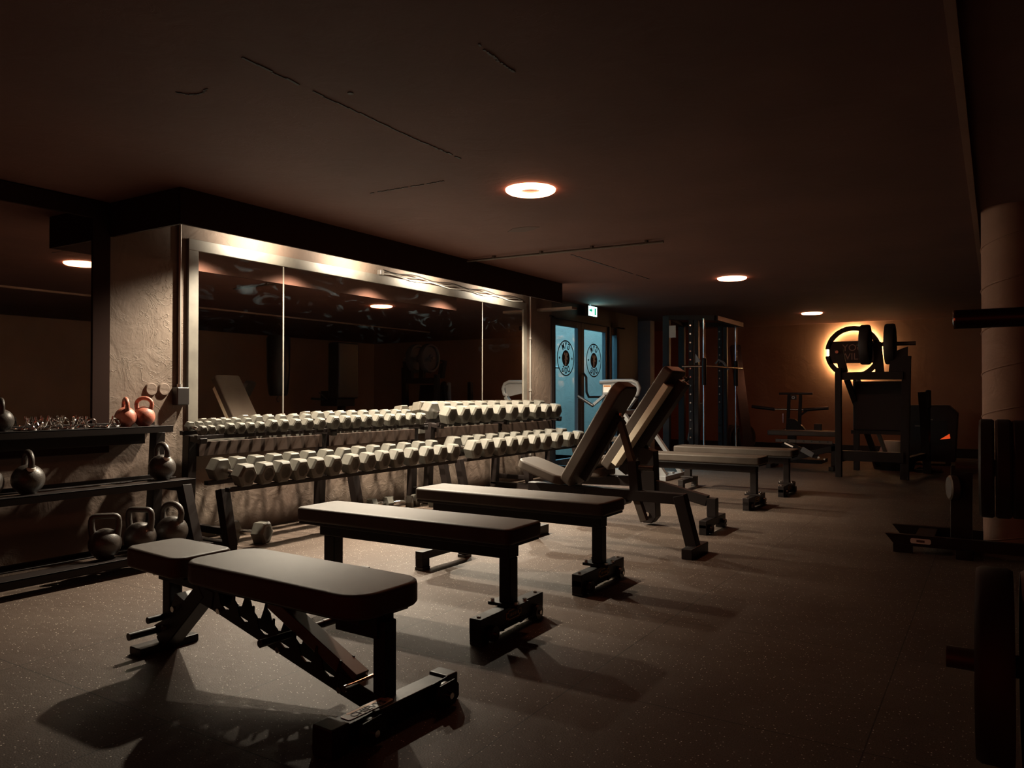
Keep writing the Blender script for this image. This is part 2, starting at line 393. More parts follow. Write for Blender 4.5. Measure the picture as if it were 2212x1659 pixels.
# column on the right, spiral formwork seam
def column():
    t = MB().cyl((.12, 6.42, 0), (.12, 6.42, HC), .20, n=48).build('column', COLUMN); t['kind'] = 'structure'; t.name = 'trim_9'
    path = []
    for k in range(0, 241):
        a = k * 2 * math.pi / 30; z = .02 + k * .295 / 30
        if z > HC - .02: break
        path.append((.12 + .201 * math.cos(a + 2.5), 6.42 + .201 * math.sin(a + 2.5), z))
    s = MB().tube(path, .006, 6).build('trim_10', COLUMN, t); s['kind'] = 'structure'
    b = MB().cyl((.12, 6.42, 0), (.12, 6.42, .03), .225, n=40).build('trim_11', BEAM, t); b['kind'] = 'structure'
column()

# ------------------------------------------------------------------ wall mirrors
def mirror(loc_y0, loc_y1, z0, z1, seams, label, fw, fm, x0=XW):
    t = thing('wall_mirror', label, 'mirror', (x0, (loc_y0 + loc_y1) / 2, z0))
    L = loc_y1 - loc_y0; Hh = z1 - z0; yc = 0
    b = MB().box((.012, 0, Hh - fw / 2), (.024, L, fw)).box((.012, 0, fw / 2), (.024, L, fw))
    b.box((.012, -L / 2 + fw / 2, Hh / 2), (.024, fw, Hh - 2 * fw)).box((.012, L / 2 - fw / 2, Hh / 2), (.024, fw, Hh - 2 * fw))
    b.build('frame', fm, t, bevel=.003)
    ys = [loc_y0 + fw] + seams + [loc_y1 - fw]; mid = (loc_y0 + loc_y1) / 2
    for a, c in zip(ys[:-1], ys[1:]):
        MB().box((.009, (a + c) / 2 - mid, Hh / 2), (.006, c - a - .004, Hh - 2 * fw)).build('pane', MIRROR, t)
    for c in seams:
        MB().box((.0135, c - mid, Hh / 2), (.003, .010, Hh - 2 * fw)).build('seam_strip', GALV, t)
mirror(3.57, 8.47, .68, 2.262, [4.483, 7.47], 'wide framed wall mirror in three panes above the dumbbell racks', .085, GALV)
mirror(.6, 2.97, .70, 2.395, [], 'dark framed wall mirror above the kettlebell rack', .12, BEAMPAINT)
# cables lying on the mirror's top rail
t = thing('cable_bundle', 'loose cables clipped along the top rail of the wide mirror', 'cable')
for k, (ph, zz) in enumerate(((0, 2.275), (1.5, 2.295), (3, 2.31))):
    pts = [(XW + .035 + .008 * k, 5.7 + i * .11, zz + .012 * math.sin(i * 1.1 + ph) - .0006 * i) for i in range(25)]
    MB().tube(pts, .006, 8).build('cable', [WHITE, PIPE, PLASTIC][k], t)
MB().box((XW + .03, 5.68, 2.285), (.05, .05, .05)).build('clip', PIPE, t, bevel=.005)
# conduit and socket to the left of the mirror
t = thing('socket_box', 'black socket box with conduit up the wall left of the wide mirror', 'socket', (XW, 3.50, 1.0))
MB().box((.035, 0, .08), (.07, .10, .13)).build('box', PLASTIC, t, bevel=.008)
MB().cyl((.02, 0, .145), (.02, 0, 1.38), .010).build('conduit', PIPE, t)
MB().cyl((.02, 0, .145), (.02, 0, .17), .02).build('gland', PIPE, t)
MB().box((.012, .008, .75), (.02, .006, 1.2)).build('cover_strip', PLASTIC, t)
t = thing('wall_conduit', 'vertical steel conduit on the wall right of the wide mirror', 'conduit', (XW, 8.56, 0))
MB().cyl((.02, 0, .30), (.02, 0, 2.36), .013).build('pipe', PIPE, t)
m = MB()
for z in (.6, 1.13, 1.8): m.cyl((.02, 0, z), (.02, 0, z + .03), .019)
m.build('coupling', PIPE, t)
for y, lab in ((3.284, 'left of the two round cover caps on the plaster above red kettlebell'), (3.384, 'right of the two round cover caps on the plaster, beside the socket box')):
    o = thing('round_cover_plate', lab, 'cover plate', (XW, y, 1.13))
    MB().lathe([(0, .016), (.040, .016), (.046, .010), (.048, 0)], (0, 0, 0), (1, 0, 0), 28).build('disc', PLASTER, o)
# wall spot fittings hidden above the beam line
for k, y in enumerate(WLY):
    t = thing('spot_lamp', ['bare bulb spot lamp over the left end of the wide mirror', 'second bare bulb spot lamp from the left above the mirror',
            'third bare bulb spot lamp from the left above the mirror', 'bare bulb spot lamp over the right end of the wide mirror'][k], 'lamp', (-4.66, y, HC), group='spot lamps behind the ceiling beam')
    MB().cyl((0, 0, -.016), (0, 0, 0), .022).build('socket', PLASTIC, t)

# ------------------------------------------------------------------ ring ceiling lamps
ring = None
def ring_lamp(x, y, label):
    t = thing('ring_ceiling_lamp', label, 'ceiling lamp', (x, y, HC), group='ring lamps along the ceiling')
    prof = []
    path = [(.112 * math.cos(2 * math.pi * k / 48), .112 * math.sin(2 * math.pi * k / 48), -.026) for k in range(48)]
    MB().lathe([(.064, 0), (.064, -.010), (.074, -.018), (.146, -.018), (.158, -.010), (.160, 0)], (0, 0, 0), (0, 0, 1), 48).build('diffuser', RINGGLOW, t)
    MB().lathe([(0, -.004), (.066, -.004), (.066, 0), (0, 0)], (0, 0, 0), (0, 0, 1), 32).build('centre_plate', BEAM, t)
ring_lamp(-2.5, 4.20, 'nearest and largest glowing ring lamp on the ceiling')
ring_lamp(-2.5, 8.63, 'glowing ring lamp in the middle of the ceiling row')
ring_lamp(-2.5, 13.08, 'farthest glowing ring lamp, close to the back wall')

# ------------------------------------------------------------------ dumbbells
def make_dumbbell(w, hl, grip, tag_panel=False):
    """w: width over corners, hl: head length, grip: handle length; lies along local x, resting at z 0"""
    t = thing('dumbbell', 'x', 'dumbbell'); ap = w / 2 * math.cos(R(30))
    hexp = lambda r: [(r * math.cos(R(60 * k)), r * math.sin(R(60 * k)) + ap) for k in range(6)]
    for sgn in (-1, 1):
        m = MB(); x0 = sgn * grip / 2; x1 = sgn * (grip / 2 + hl)
        rings = [(x0, w / 2 * .90), (x0 + sgn * hl * .10, w / 2), (x1 - sgn * hl * .16, w / 2), (x1, w / 2 * .80)]
        vs = [(x, p[0], p[1]) for x, r in rings for p in hexp(r)]
        fs = []
        for i in range(3):
            for k in range(6): fs.append((i * 6 + k, i * 6 + (k + 1) % 6, (i + 1) * 6 + (k + 1) % 6, (i + 1) * 6 + k))
        fs += [tuple(range(5, -1, -1)), tuple(18 + k for k in range(6))]
        m._add(vs, fs)
        m.lathe([(0, 0), (w * .26, 0), (w * .29, .002), (w * .29, -.003)], (x1, 0, ap), (sgn, 0, 0), 20)
        m.build('head', RUBBER, t, bevel=w * .02, seg=2, ang=25)
    r = .0125 if w < .1 else .0155
    MB().lathe([(r * .9, -grip / 2), (r * .95, -grip / 2 + .01), (r * 1.15, -grip / 4), (r * 1.2, 0), (r * 1.15, grip / 4), (r * .95, grip / 2 - .01), (r * .9, grip / 2)], (0, 0, ap), (1, 0, 0), 14).build('handle', CHROME, t)
    return t
kinds = {}
for key, a in dict(a=(.078, .044, .11), b=(.094, .054, .115), c=(.112, .064, .12), d=(.130, .072, .12), e=(.178, .098, .165), f=(.182, .100, .155), g=(.208, .120, .140)).items():
    kinds[key] = make_dumbbell(*a)
used = set()
ORD = ['first', 'second', 'third', 'fourth', 'fifth', 'sixth', 'seventh', 'eighth', 'ninth', 'tenth', 'eleventh', 'twelfth', 'thirteenth',
       'fourteenth', 'fifteenth', 'sixteenth', 'seventeenth', 'eighteenth', 'nineteenth', 'twentieth', 'twenty-first', 'twenty-second']
def put_dumbbell(key, x, y, z, rz, label, group, rx=0):
    src = kinds[key]
    if key in used: o = copy_tree(src)
    else: o = src; used.add(key)
    o.location = (x, y, z); o.rotation_euler = (0, R(10 if z > .7 else 7) if z > .1 else 0, rz); o['label'] = label; o['group'] = group
    return o

# ------------------------------------------------------------------ dumbbell racks
def dumbbell_rack(y0, y1, frames, label):
    t = thing('dumbbell_rack', label, 'dumbbell rack', (-4.80, (y0 + y1) / 2, 0), group='two-tier dumbbell racks under the mirror')
    oy = (y0 + y1) / 2; ox = -4.80
    P = lambda x, y, z: (x - ox, y - oy, z)
    for y in frames:
        MB().bar(P(-5.03, y, .03), P(-5.00, y, .795), .075, .07, up=(0, 1, 0)).build('upright', BLACK, t, bevel=.004)
        MB().bar(P(-4.54, y, .03), P(-4.63, y, .425), .07, .075, up=(0, 1, 0)).build('leg', BLACK, t, bevel=.004)
        MB().box(P(-4.79, y, .03), (.56, .07, .06)).build('foot', BLACK, t, bevel=.004)
        MB().bar(P(-5.0, y, .13), P(-4.56, y, .13), .05, .05).build('bracket', BLACK, t, bevel=.004)
        MB().bar(P(-5.0, y, .775), P(-4.84, y, .755), .06, .04).build('bracket', BLACK, t, bevel=.004)
    for a, b in zip(frames[:-1], frames[1:]):
        MB().box(P(-4.965, (a + b) / 2, .69), (.03, b - a - .08, .105)).build('cross_beam', CROSSBEAM, t, bevel=.003)
    for (xa, z) in ((-5.035, .811), (-4.865, .783)):
        MB().box(P(xa, oy, z), (.035, y1 - y0, .03)).build('shelf_rail', BLACK, t, bevel=.002)
    for (xa, z) in ((-4.745, .463), (-4.515, .431)):
        MB().box(P(xa, oy, z), (.045, y1 - y0, .03)).build('shelf_rail', BLACK, t, bevel=.002)
    return t
dumbbell_rack(3.47, 6.13, (3.52, 4.82, 6.08), 'nearer black two-tier dumbbell rack beside the kettlebell rack')
dumbbell_rack(6.30, 8.95, (6.35, 7.62, 8.90), 'farther black two-tier dumbbell rack ending at the glass doors')
up1 = [3.529, 3.603, 3.68, 3.76, 3.85, 3.94, 4.04, 4.145, 4.262, 4.388, 4.525, 4.662, 4.807, 4.941, 5.080, 5.222, 5.375, 5.535, 5.690, 5.845, 5.995]
for i, y in enumerate(up1):
    key = 'a' if i < 3 else 'b' if i < 7 else 'c' if i < 12 else 'd'
    put_dumbbell(key, -4.95, y, .812, R(random.uniform(-3, 3)), '%s hex dumbbell from the left on the top tier of the nearer rack' % ORD[i], 'hex dumbbells on the top tier of the nearer rack')
lo1 = [3.590, 3.750, 3.915, 4.085, 4.258, 4.438, 4.640, 4.840, 5.020, 5.210, 5.420, 5.640, 5.850, 6.050]
for i, y in enumerate(lo1):
    put_dumbbell('e' if i < 8 else 'f', -4.635, y, .464, R(random.uniform(4, 9)), '%s hex dumbbell from the left on the lower tier of the nearer rack' % ORD[i], 'hex dumbbells on the lower tier of the nearer rack')
up2 = [6.40, 6.625, 6.85, 7.075, 7.33, 7.60, 7.86, 8.13, 8.40, 8.66]
for i, y in enumerate(up2):
    put_dumbbell('g', -4.95 + .015, y, .812, R(random.uniform(-5, 5)), '%s hex dumbbell from the left on the top tier of the farther rack' % ORD[i], 'hex dumbbells on the top tier of the farther rack')
lo2 = [6.40, 6.63, 6.86, 7.10, 7.34, 7.585, 7.86, 8.14, 8.43, 8.71]
for i, y in enumerate(lo2):
    put_dumbbell('g', -4.625, y, .462, R(random.uniform(-5, 5)), '%s hex dumbbell from the left on the lower tier of the farther rack' % ORD[i], 'hex dumbbells on the lower tier of the farther rack')
put_dumbbell('e', -4.70, 3.78, 0, R(20), 'single hex dumbbell on the floor under the left end of the nearer rack', 'hex dumbbells lying on the floor')
put_dumbbell('d', -5.0 + .05, 5.52, 0, R(80), 'leftmost of three hex dumbbells on the floor behind the flat bench', 'hex dumbbells lying on the floor')
put_dumbbell('d', -4.86, 5.70, 0, R(35), 'middle of three hex dumbbells on the floor behind the flat bench', 'hex dumbbells lying on the floor')
put_dumbbell('d', -4.72, 5.90, 0, R(15), 'rightmost of three hex dumbbells on the floor behind the flat bench', 'hex dumbbells lying on the floor')

# ------------------------------------------------------------------ kettlebell rack and kettlebells
t = thing('kettlebell_rack', 'black three-tier kettlebell rack under the dark mirror', 'kettlebell rack', (-4.80, 2.2, 0))
K = lambda x, y, z: (x + 4.80, y - 2.2, z)
def tray(x0, x1, z, ya, yb):
    yc = (ya + yb) / 2
    w_ = x1 - x0; MB().box(K(x1 - w_ * .21, yc, z - .004), (w_ * .42, yb - ya, .008)).box(K(x0 + w_ * .12, yc, z - .004), (w_ * .24, yb - ya, .008)).box(K(x1 - .004, yc, z - .022), (.008, yb - ya, .045)).box(K(x0 + .004, yc, z + .006), (.008, yb - ya, .035)).build('tray', BLACK, t, bevel=.0015)
tray(-5.10, -4.875, .875, 1.1, 3.30)
tray(-4.95, -4.665, .515, 1.1, 3.33)
tray(-4.74, -4.43, .105, 1.1, 3.30)
for y in (1.25, 3.262):
    MB().bar(K(-5.06, y, .03), K(-5.00, y, .83), .08, .07, up=(0, 1, 0)).build('upright', BLACK, t, bevel=.004)
    MB().bar(K(-4.55, y, .03), K(-4.70, y, .47), .08, .07, up=(0, 1, 0)).build('leg', BLACK, t, bevel=.004)
    MB().box(K(-4.75, y, .028), (.66, .09, .056)).build('foot', BLACK, t, bevel=.004)
    MB().bar(K(-5.04, y, .46), K(-4.70, y, .46), .05, .05).build('bracket', BLACK, t, bevel=.004)
MB().box(K(-4.99, 2.2, .79), (.04, 1.9, .07)).build('cross_beam', BLACK, t, bevel=.003)

def kettlebell(H, x, y, z, rz, m, label, square=False, band=None):
    """total height H; ball, handle"""
    t = thing('kettlebell', label, 'kettlebell', (x, y, z), rz, 'kettlebells on the rack')
    r = H * .345; zc = r * .93
    prof = [(0, 0), (r * .52, 0)]
    for k in range(1, 15):
        a = R(-68 + k * (158 / 14)); prof.append((r * math.cos(a), zc + r * math.sin(a)))
    prof[-1] = (0, zc + r)
    MB().lathe(prof, (0, 0, 0), (0, 0, 1), 32).build('ball', m, t)
    hw = r * (.80 if square else .70); top = H - r * .16; b0 = zc + r * .45
    pts = []
    if square:
        c = hw * .35
        pts = [(-hw * .86, b0), (-hw * 1.0, (b0 + top) / 2)]
        pts += [(-hw + c - c * math.cos(R(a)), top - c + c * math.sin(R(a))) for a in (0, 30, 60, 90)]
        pts += [(hw - c + c * math.sin(R(a)), top - c + c * math.cos(R(a))) for a in (0, 30, 60, 90)]
        pts += [(hw * 1.0, (b0 + top) / 2), (hw * .86, b0)]
    else:
        pts = [(-hw * .72, b0), (-hw * .95, b0 + (top - b0) * .30)]
        cc = top - hw * .88
        pts += [(-hw * 1.02 * math.cos(R(a)), cc + hw * .88 * math.sin(R(a))) for a in range(0, 181, 15)]
        pts += [(hw * .95, b0 + (top - b0) * .30), (hw * .72, b0)]
    hr = r * .19
    MB().tube([(px, 0, pz) for px, pz in pts], [hr * 1.25] + [hr * (1.08 if i in (0, len(pts) - 3) else 1) for i in range(len(pts) - 2)] + [hr * 1.25], 14).build('handle', m, t)
    if band:
        b = MB()
        for sx in (-1, 1):
            b.lathe([(hr * 1.1, -.012), (hr * 1.42, -.009), (hr * 1.42, .009), (hr * 1.1, .012)], (sx * hw * .86, 0, b0 + (top - b0) * .20), (sx * .18, 0, 1), 16)
        b.build('colour_band', WHITE, t)
    return t
kettlebell(.20, -4.985, 3.016, .875, R(-18), REDIRON, 'worn red kettlebell turned edge-on, beside the clamps', )
kettlebell(.205, -4.985, 3.150, .875, R(42), REDIRON, 'worn red kettlebell at the right end of the top shelf')
kettlebell(.20, -4.985, 2.245, .875, R(-15), IRON, 'black kettlebell on the top shelf, left of the clamps')
kettlebell(.255, -4.80, 3.165, .515, R(-2), IRON, 'black kettlebell with pale bands at the right end of the middle shelf', band=True)
kettlebell(.255, -4.80, 2.310, .515, R(-10), IRON, 'black kettlebell with pale bands on the middle shelf near its left', band=True)
kettlebell(.25, -4.80, 2.090, .515, R(0), IRON, 'black kettlebell cut off by the photo edge on the middle shelf')
kettlebell(.268, -4.57, 2.640, .105, R(52), IRON, 'leftmost bottom-shelf kettlebell with wide square handle', square=True)
kettlebell(.278, -4.575, 2.868, .105, R(25), IRON, 'middle bottom-shelf kettlebell with square-shouldered handle', square=True)
kettlebell(.290, -4.575, 3.090, .105, R(18), IRON, 'rightmost and tallest kettlebell on the bottom shelf')

# barbell clamps on the top shelf
def clamp(x, y, rz, tilt, label):
    t = thing('barbell_clamp', label, 'barbell clamp', (x, y, .875), rz, 'chrome barbell clamps on the top shelf')
    r = .028
    a = R(90 - tilt)
    MB().tube([(r * math.cos(q), r * math.sin(q) * math.sin(a), r * abs(math.cos(a)) + .006 + r * math.sin(q) * math.cos(a)) for q in [R(k * 15) for k in range(24)]], .0068, 8, closed=True).build('ring', CHROME, t)
    MB().tube([(r * .9, 0, .012), (r * 1.6, .004, .03), (r * 2.0, .008, .062)], .006, 8).build('lever', CHROME, t)
    MB().tube([(-r, 0, .010), (-r * 1.8, -.01, .014), (-r * 2.4, -.016, .012)], .0045, 8).build('lever', CHROME, t)
    MB().cyl((r * 2.0, .008, .058), (r * 2.12, .009, .078), .0065).build('lever_tip', CHROME, t)
    return t
cl = [(2.385, 60, ''), (2.475, 210, ''), (2.585, 300, ''), (2.69, 45, ''), (2.34, 10, 'chrome barbell clamp nearest the black kettlebell on top shelf'), (2.43, 30, ''), (2.50, 120, ''), (2.555, 200, ''), (2.61, 75, ''), (2.66, 320, ''), (2.71, 150, ''), (2.765, 250, ''), (2.84, 20, ''), (2.925, 100, 'chrome barbell clamp nearest the red kettlebells on top shelf')]
cl.sort()
for i, (y, rz, lab) in enumerate(cl):
    clamp(-4.95 + random.uniform(-.05, .03), y, R(rz), random.choice((0, 0, 70)), lab or '%s chrome barbell clamp from the left in the heap on top shelf' % ORD[i])

# ------------------------------------------------------------------ benches
def pad(name, L, Wd, th, parent, loc, roty=0, m=VINYL, rad=.05, taper=1.0, rotz=0):
    o = MB().prism(rrect(L, Wd, rad, taper=taper), -th, 0, XYZ).build(name, m, parent, bevel=.016, seg=4, ang=60)
    o.location = loc; o.rotation_euler = (0, roty, rotz)
    return o
def caster_foot(t, x, zt=.117, L=.56, sticker=True):
    """raised transverse foot with handle slot and two small wheels"""
    m = MB().box((x, 0, zt - .035), (.062, L, .07))
    for sy in (-1, 1):
        m.box((x, sy * (L / 2 - .045), zt / 2 - .01), (.060, .09, zt - .045))
        m.bar((x, sy * (L / 2 - .09), zt - .07), (x, sy * .07, .03), .05, .03)
    m.box((x, 0, .027), (.035, L * .72, .02))
    m.build('foot', BLACK, t, bevel=.004)
    for sy in (-1, 1):
        MB().box((x, sy * (L / 2 - .035), .010), (.064, .06, .020)).build('rubber_foot', PLASTIC, t, bevel=.003)
        MB().cyl((x + .034, sy * (L / 2 - .08), .040), (x + .056, sy * (L / 2 - .08), .040), .034, n=24).build('wheel', PLASTIC, t)
        MB().cyl((x + .056, sy * (L / 2 - .08), .040), (x + .063, sy * (L / 2 - .08), .040), .010, n=8).build('bolt', CHROME, t)
        MB().cyl((x, sy * (L / 2 - .03), zt), (x, sy * (L / 2 - .03), zt + .006), .009).build('bolt', CHROME, t)
    MB().box((x, 0, zt + .008), (.16, .11, .016)).build('base_flange', BLACK, t, bevel=.003)
    for sx, sy in ((-1, -1), (1, -1), (-1, 1), (1, 1)):
        MB().cyl((x + sx * .064, sy * .04, zt + .016), (x + sx * .064, sy * .04, zt + .028), .010, n=6).build('bolt', CHROME, t)
    if sticker:
        p = MB().box((x + .032, -.005, zt - .036), (.002, .135, .030)).box((x + .032, -.005, zt - .036), (.0022, .10, .044)).build('badge', YELLOW, t)
        MB().box((x + .0334, -.005, zt - .036), (.001, .122, .018)).box((x + .0334, -.005, zt - .036), (.001, .088, .034)).build('badge_field', DARKINK, p)
        m = MB()
        for k in range(6): m.box((x + .0342, -.042 + k * .015, zt - .036), (.0008, .009 if k % 2 else .005, .014))
        m.build('badge_marks', YELLOW, p)
def flat_bench(x, y, label, rz=0, L=1.34, Wd=.31, sticker=True, X0=-3.17):
    t = thing('flat_bench', label, 'bench', (x, y, 0), rz, 'flat benches in the row')
    pad('pad', L, Wd, .075, t, (0, 0, .495), rad=.035)
    MB().box((0, 0, .413), (L - .03, Wd - .03, .014)).build('pad_board', DARKINK, t, bevel=.002)
    MB().box((0, 0, .371), (L - .14, .09, .07)).build('spine', BLACK, t, bevel=.005)
    xr = L / 2 - .10; xl = -L / 2 + .13
    MB().box((xr, 0, .234), (.062, .07, .205)).build('post', BLACK, t, bevel=.005)
    MB().box((xl, 0, .234), (.075, .07, .205)).build('post', BLACK, t, bevel=.005)
    caster_foot(t, xr, sticker=sticker)
    m = MB().box((xl, 0, .092), (.062, .52, .05))
    for sy in (-1, 1): m.box((xl, sy * .225, .045), (.06, .07, .05))
    m.box((xl, 0, .128), (.15, .10, .02)); m.build('foot', BLACK, t, bevel=.004)
    for sy in (-1, 1): MB().box((xl, sy * .225, .010), (.064, .075, .020)).build('rubber_foot', PLASTIC, t, bevel=.003)
    return t
flat_bench(-2.50, 3.03, 'flat bench directly behind the adjustable bench in front', R(1.0))
flat_bench(-2.50, 4.01, 'flat bench second in the row, in front of the upright incline bench')
flat_bench(-2.55, 7.56, 'flat bench beyond the incline benches, nearer of the far two', R(-1))
flat_bench(-2.50, 8.70, 'farthest flat bench, just behind the other flat bench near the smith machine', R(0))

# adjustable bench in the foreground
def adjustable_bench():
    t = thing('adjustable_bench', 'large adjustable bench in the foreground with pad laid flat and ladder frame', 'bench', (-2.3, 2.0, 0), R(-2.5))
    # pads
    p = pad('back_pad', .99, .345, .085, t, (.105, 0, .452), rad=.10)
    s = pad('seat_pad', .385, .29, .085, t, (-.632, -.018, .450), rad=.055, roty=R(1.5), taper=.90, rotz=R(2))
    MB().box((.10, 0, .356), (.90, .24, .018)).box((-.60, 0, .356), (.28, .20, .016)).build('pad_board', DARKINK, t, bevel=.003)
    # rail under the back pad
    MB().bar((-.42, 0, .33), (.48, 0, .335), .07, .05).build('back_rail', BLACK, t, bevel=.004)
    MB().bar((-.76, 0, .325), (-.44, 0, .315), .06, .05).build('seat_rail', BLACK, t, bevel=.004)
    # upright post at the wheel end with head block
    MB().box((.552, 0, .205), (.056, .058, .27)).build('post', BLACK, t, bevel=.006)
    MB().box((.455, 0, .318), (.20, .085, .075)).build('post_head', BLACK, t, bevel=.005)
    # main spine running down to the front foot
    MB().bar((-.50, 0, .295), (-.36, 0, .268), .075, .075).build('hinge_block', BLACK, t, bevel=.005)
    MB().bar((.36, 0, .098), (.56, 0, .055), .072, .075).build('spine_end', BLACK, t, bevel=.005)
    # ladder plates with hook notches
    for sy in (-1, 1):
        a = Vector((-.40, 0, .30)); d = Vector((.96, 0, -.223)); L = d.length; d.normalize(); u = Vector((-d.z, 0, d.x)); u = u if u.z > 0 else -u
        pts = [(-.04, -.060), (L * .90, -.060), (L * .90, .0)]
        n = 6
        for k in range(n):
            s0 = L * (.80 - k * .125)
            pts += [(s0, .030), (s0 - .004, .052), (s0 - .012, .052), (s0 - .016, .020), (s0 - .024, -.018), (s0 - .050, -.028), (s0 - .080, -.018), (s0 - .102, .020)]
        pts += [(-.04, .05)]
        m = MB().prism(pts, sy * .030 - .003, sy * .030 + .003, lambda uu, vv, h: tuple(a + d * uu + u * vv + Vector((0, h, 0))))
        m.build('ladder_plate', BLACK, t)
        for q in (.10, .48, .82):
            c = a + d * (L * q) + Vector((0, sy * .033, 0)) - u * .042; MB().cyl(c, c + Vector((0, sy * .014, 0)), .011, n=10).build('bolt', CHROME, t)
    # strut from back rail to the ladder
    MB().bar((-.02, 0, .315), (.44, 0, .115), .062, .05).build('strut', BEAM, t, bevel=.004)
    MB().cyl((.45, -.09, .110), (.45, .09, .110), .012).build('pin', CHROME, t)
    MB().cyl((.10, -.14, .215), (.10, .14, .215), .013).build('pin', BLACK, t)
    MB().cyl((.10, -.16, .215), (.10, -.13, .215), .0145).cyl((.10, .13, .215), (.10, .19, .215), .0145).build('grip', PLASTIC, t)
    # rear leg
    MB().bar((-.44, 0, .30), (-.735, 0, .030), .08, .07).build('rear_leg', BLACK, t, bevel=.005)
    MB().box((-.755, 0, .017), (.085, .27, .034)).build('rear_foot', BLACK, t, bevel=.005)
    # seat adjuster
    MB().bar((-.700, 0, .31), (-.700, 0, .14), .055, .06, up=(0, 1, 0)).build('seat_post', BLACK, t, bevel=.004)
    m = MB().prism([(-.62, .26), (-.56, .24), (-.60, .20), (-.66, .10), (-.76, .06), (-.78, .10), (-.72, .13), (-.70, .17), (-.66, .19)], -.035, .035, XZ)
    m.build('seat_ladder', BLACK, t)
    MB().cyl((-.72, -.10, .145), (-.72, .07, .145), .014).build('pin', BLACK, t)
    MB().cyl((-.76, -.16, .085), (-.76, .02, .085), .016).build('grip', PLASTIC, t)
    for x, z in ((-.745, .335), (-.61, .20), (-.68, .11), (-.20, .345)):
        MB().cyl((x, -.045, z), (x, -.058, z), .012, n=12).build('bolt', CHROME, t)
    # front foot with wheels
    x = .60
    f = MB().box((x - .01, 0, .048), (.075, .50, .075))
    f.build('foot', BLACK, t, bevel=.005)
    MB().box((x - .01, -.272, .048), (.088, .075, .094)).build('end_cap', PLASTIC, t, bevel=.006)
    MB().box((x - .01, .262, .048), (.088, .06, .094)).build('end_cap', PLASTIC, t, bevel=.006)
    for yc in (-.165, .20):
        for dx in (.030, .066):
            m = MB().prism([(-.055, .03), (-.05, .090), (.03, .094), (.052, .07), (.052, .03), (.03, .008), (-.02, .008)], x + dx, x + dx + .004, lambda uu, vv, h, yc=yc: (h, yc + uu, vv))
            m.build('wheel_bracket', BLACK, t)
        MB().lathe([(0, .0), (.038, 0), (.042, .006), (.042, .022), (.038, .028), (0, .028)], (x + .036, yc, .046), (1, 0, 0), 28).build('wheel', PLASTIC, t)
        MB().cyl((x + .068, yc, .046), (x + .082, yc, .046), .011, n=12).build('bolt', CHROME, t)
    # plate with lettering on the foot
    lp = MB().prism(rrect(.045, .20, .010), .0862, .0882, lambda uu, vv, h: (uu + x - .012, vv - .115, h)).build('name_plate', WHITE, t)
    MB().prism(rrect(.012, .17, .004), .0882, .0888, lambda uu, vv, h: (uu + x - .029, vv - .105, h)).build('name_plate_stripe', ORANGE, lp)
    text('name_plate_text', 'CHIEVYS', DARKINK, .038, (x - .006, -.118, .0886), (0, 0, R(90)), lp)
adjustable_bench()

def incline_bench(x, y, label, kind, rz=0, ang=58):
    t = thing('incline_bench', label, 'bench', (x, y, 0), rz)
    return t
def bench_D():
    t = thing('incline_bench', 'adjustable bench with raised backrest and tilted seat, nearer of the upright two', 'bench', (-2.4, 5.1, 0), 0)
    q = lambda X, z, y=0: (X + 2.4, y, z)
    # seat pad from (-3.06,.617) to (-2.68,.47)
    a = Vector(q(-3.07, .60)); b = Vector(q(-2.69, .475)); L = (b - a).length; an = math.atan2(a.z - b.z, b.x - a.x)
    pad('seat_pad', L, .30, .07, t, (a + b) / 2 + Vector((0, 0, .012)), roty=an, rad=.07)
    # backrest from (-2.69,.46) to (-2.20,1.17)
    a = Vector(q(-2.72, .46)); b = Vector(q(-2.265, 1.19)); L = (b - a).length; an = math.atan2(a.z - b.z, b.x - a.x)
    pad('backrest', L, .31, .085, t, (a + b) / 2 + Vector((-.0, 0, .0)), roty=an, rad=.08)
    d = (b - a).normalized(); n = Vector((d.z, 0, -d.x)); 
    MB().bar(a + n * .11 + d * .08, b + n * .11 - d * .22, .07, .05, up=(0, 1, 0)).build('back_rail', BLACK, t, bevel=.004)
    # main beam, z .41 -> .385
    MB().bar(q(-3.04, .385), q(-1.80, .375), .075, .075).build('main_beam', BLACK, t, bevel=.005)
    MB().bar(q(-1.84, .40), q(-1.745, .045), .08, .085, up=(0, 1, 0)).build('front_leg', BLACK, t, bevel=.005)
    MB().box(q(-1.735, .035), (.075, .34, .07)).build('front_foot', BLACK, t, bevel=.005)
    MB().bar(q(-2.96, .36), q(-3.03, .05), .07, .08, up=(0, 1, 0)).build('rear_leg', BLACK, t, bevel=.005)
    MB().box(q(-3.03, .035), (.075, .42, .07)).build('rear_foot', BLACK, t, bevel=.005)
    MB().box(q(-2.60, .355), (.10, .08, .10)).build('hinge_block', BLACK, t, bevel=.004)
    # telescopic support with chrome tube
    MB().bar(q(-2.185, .62), q(-2.165, .41), .07, .075, up=(0, 1, 0)).build('support_sleeve', BLACK, t, bevel=.005)
    MB().bar(q(-2.285, .90), q(-2.190, .60), .045, .05, up=(0, 1, 0)).build('support', BEAM, t, bevel=.004)
    MB().cyl(q(-2.287, .93), q(-2.287, .96), .016).build('knob', CHROME, t)
    MB().cyl(q(-2.14, .575), q(-2.03, .575), .022).build('pull_pin', PLASTIC, t)
    MB().bar(q(-2.16, .36), q(-2.10, .20), .05, .05, up=(0, 1, 0)).build('lower_bracket', BEAM, t, bevel=.004)
    MB().cyl(q(-2.24, .33, -.05), q(-2.24, .33, .05), .022).build('bolt', PLASTIC, t)
bench_D()
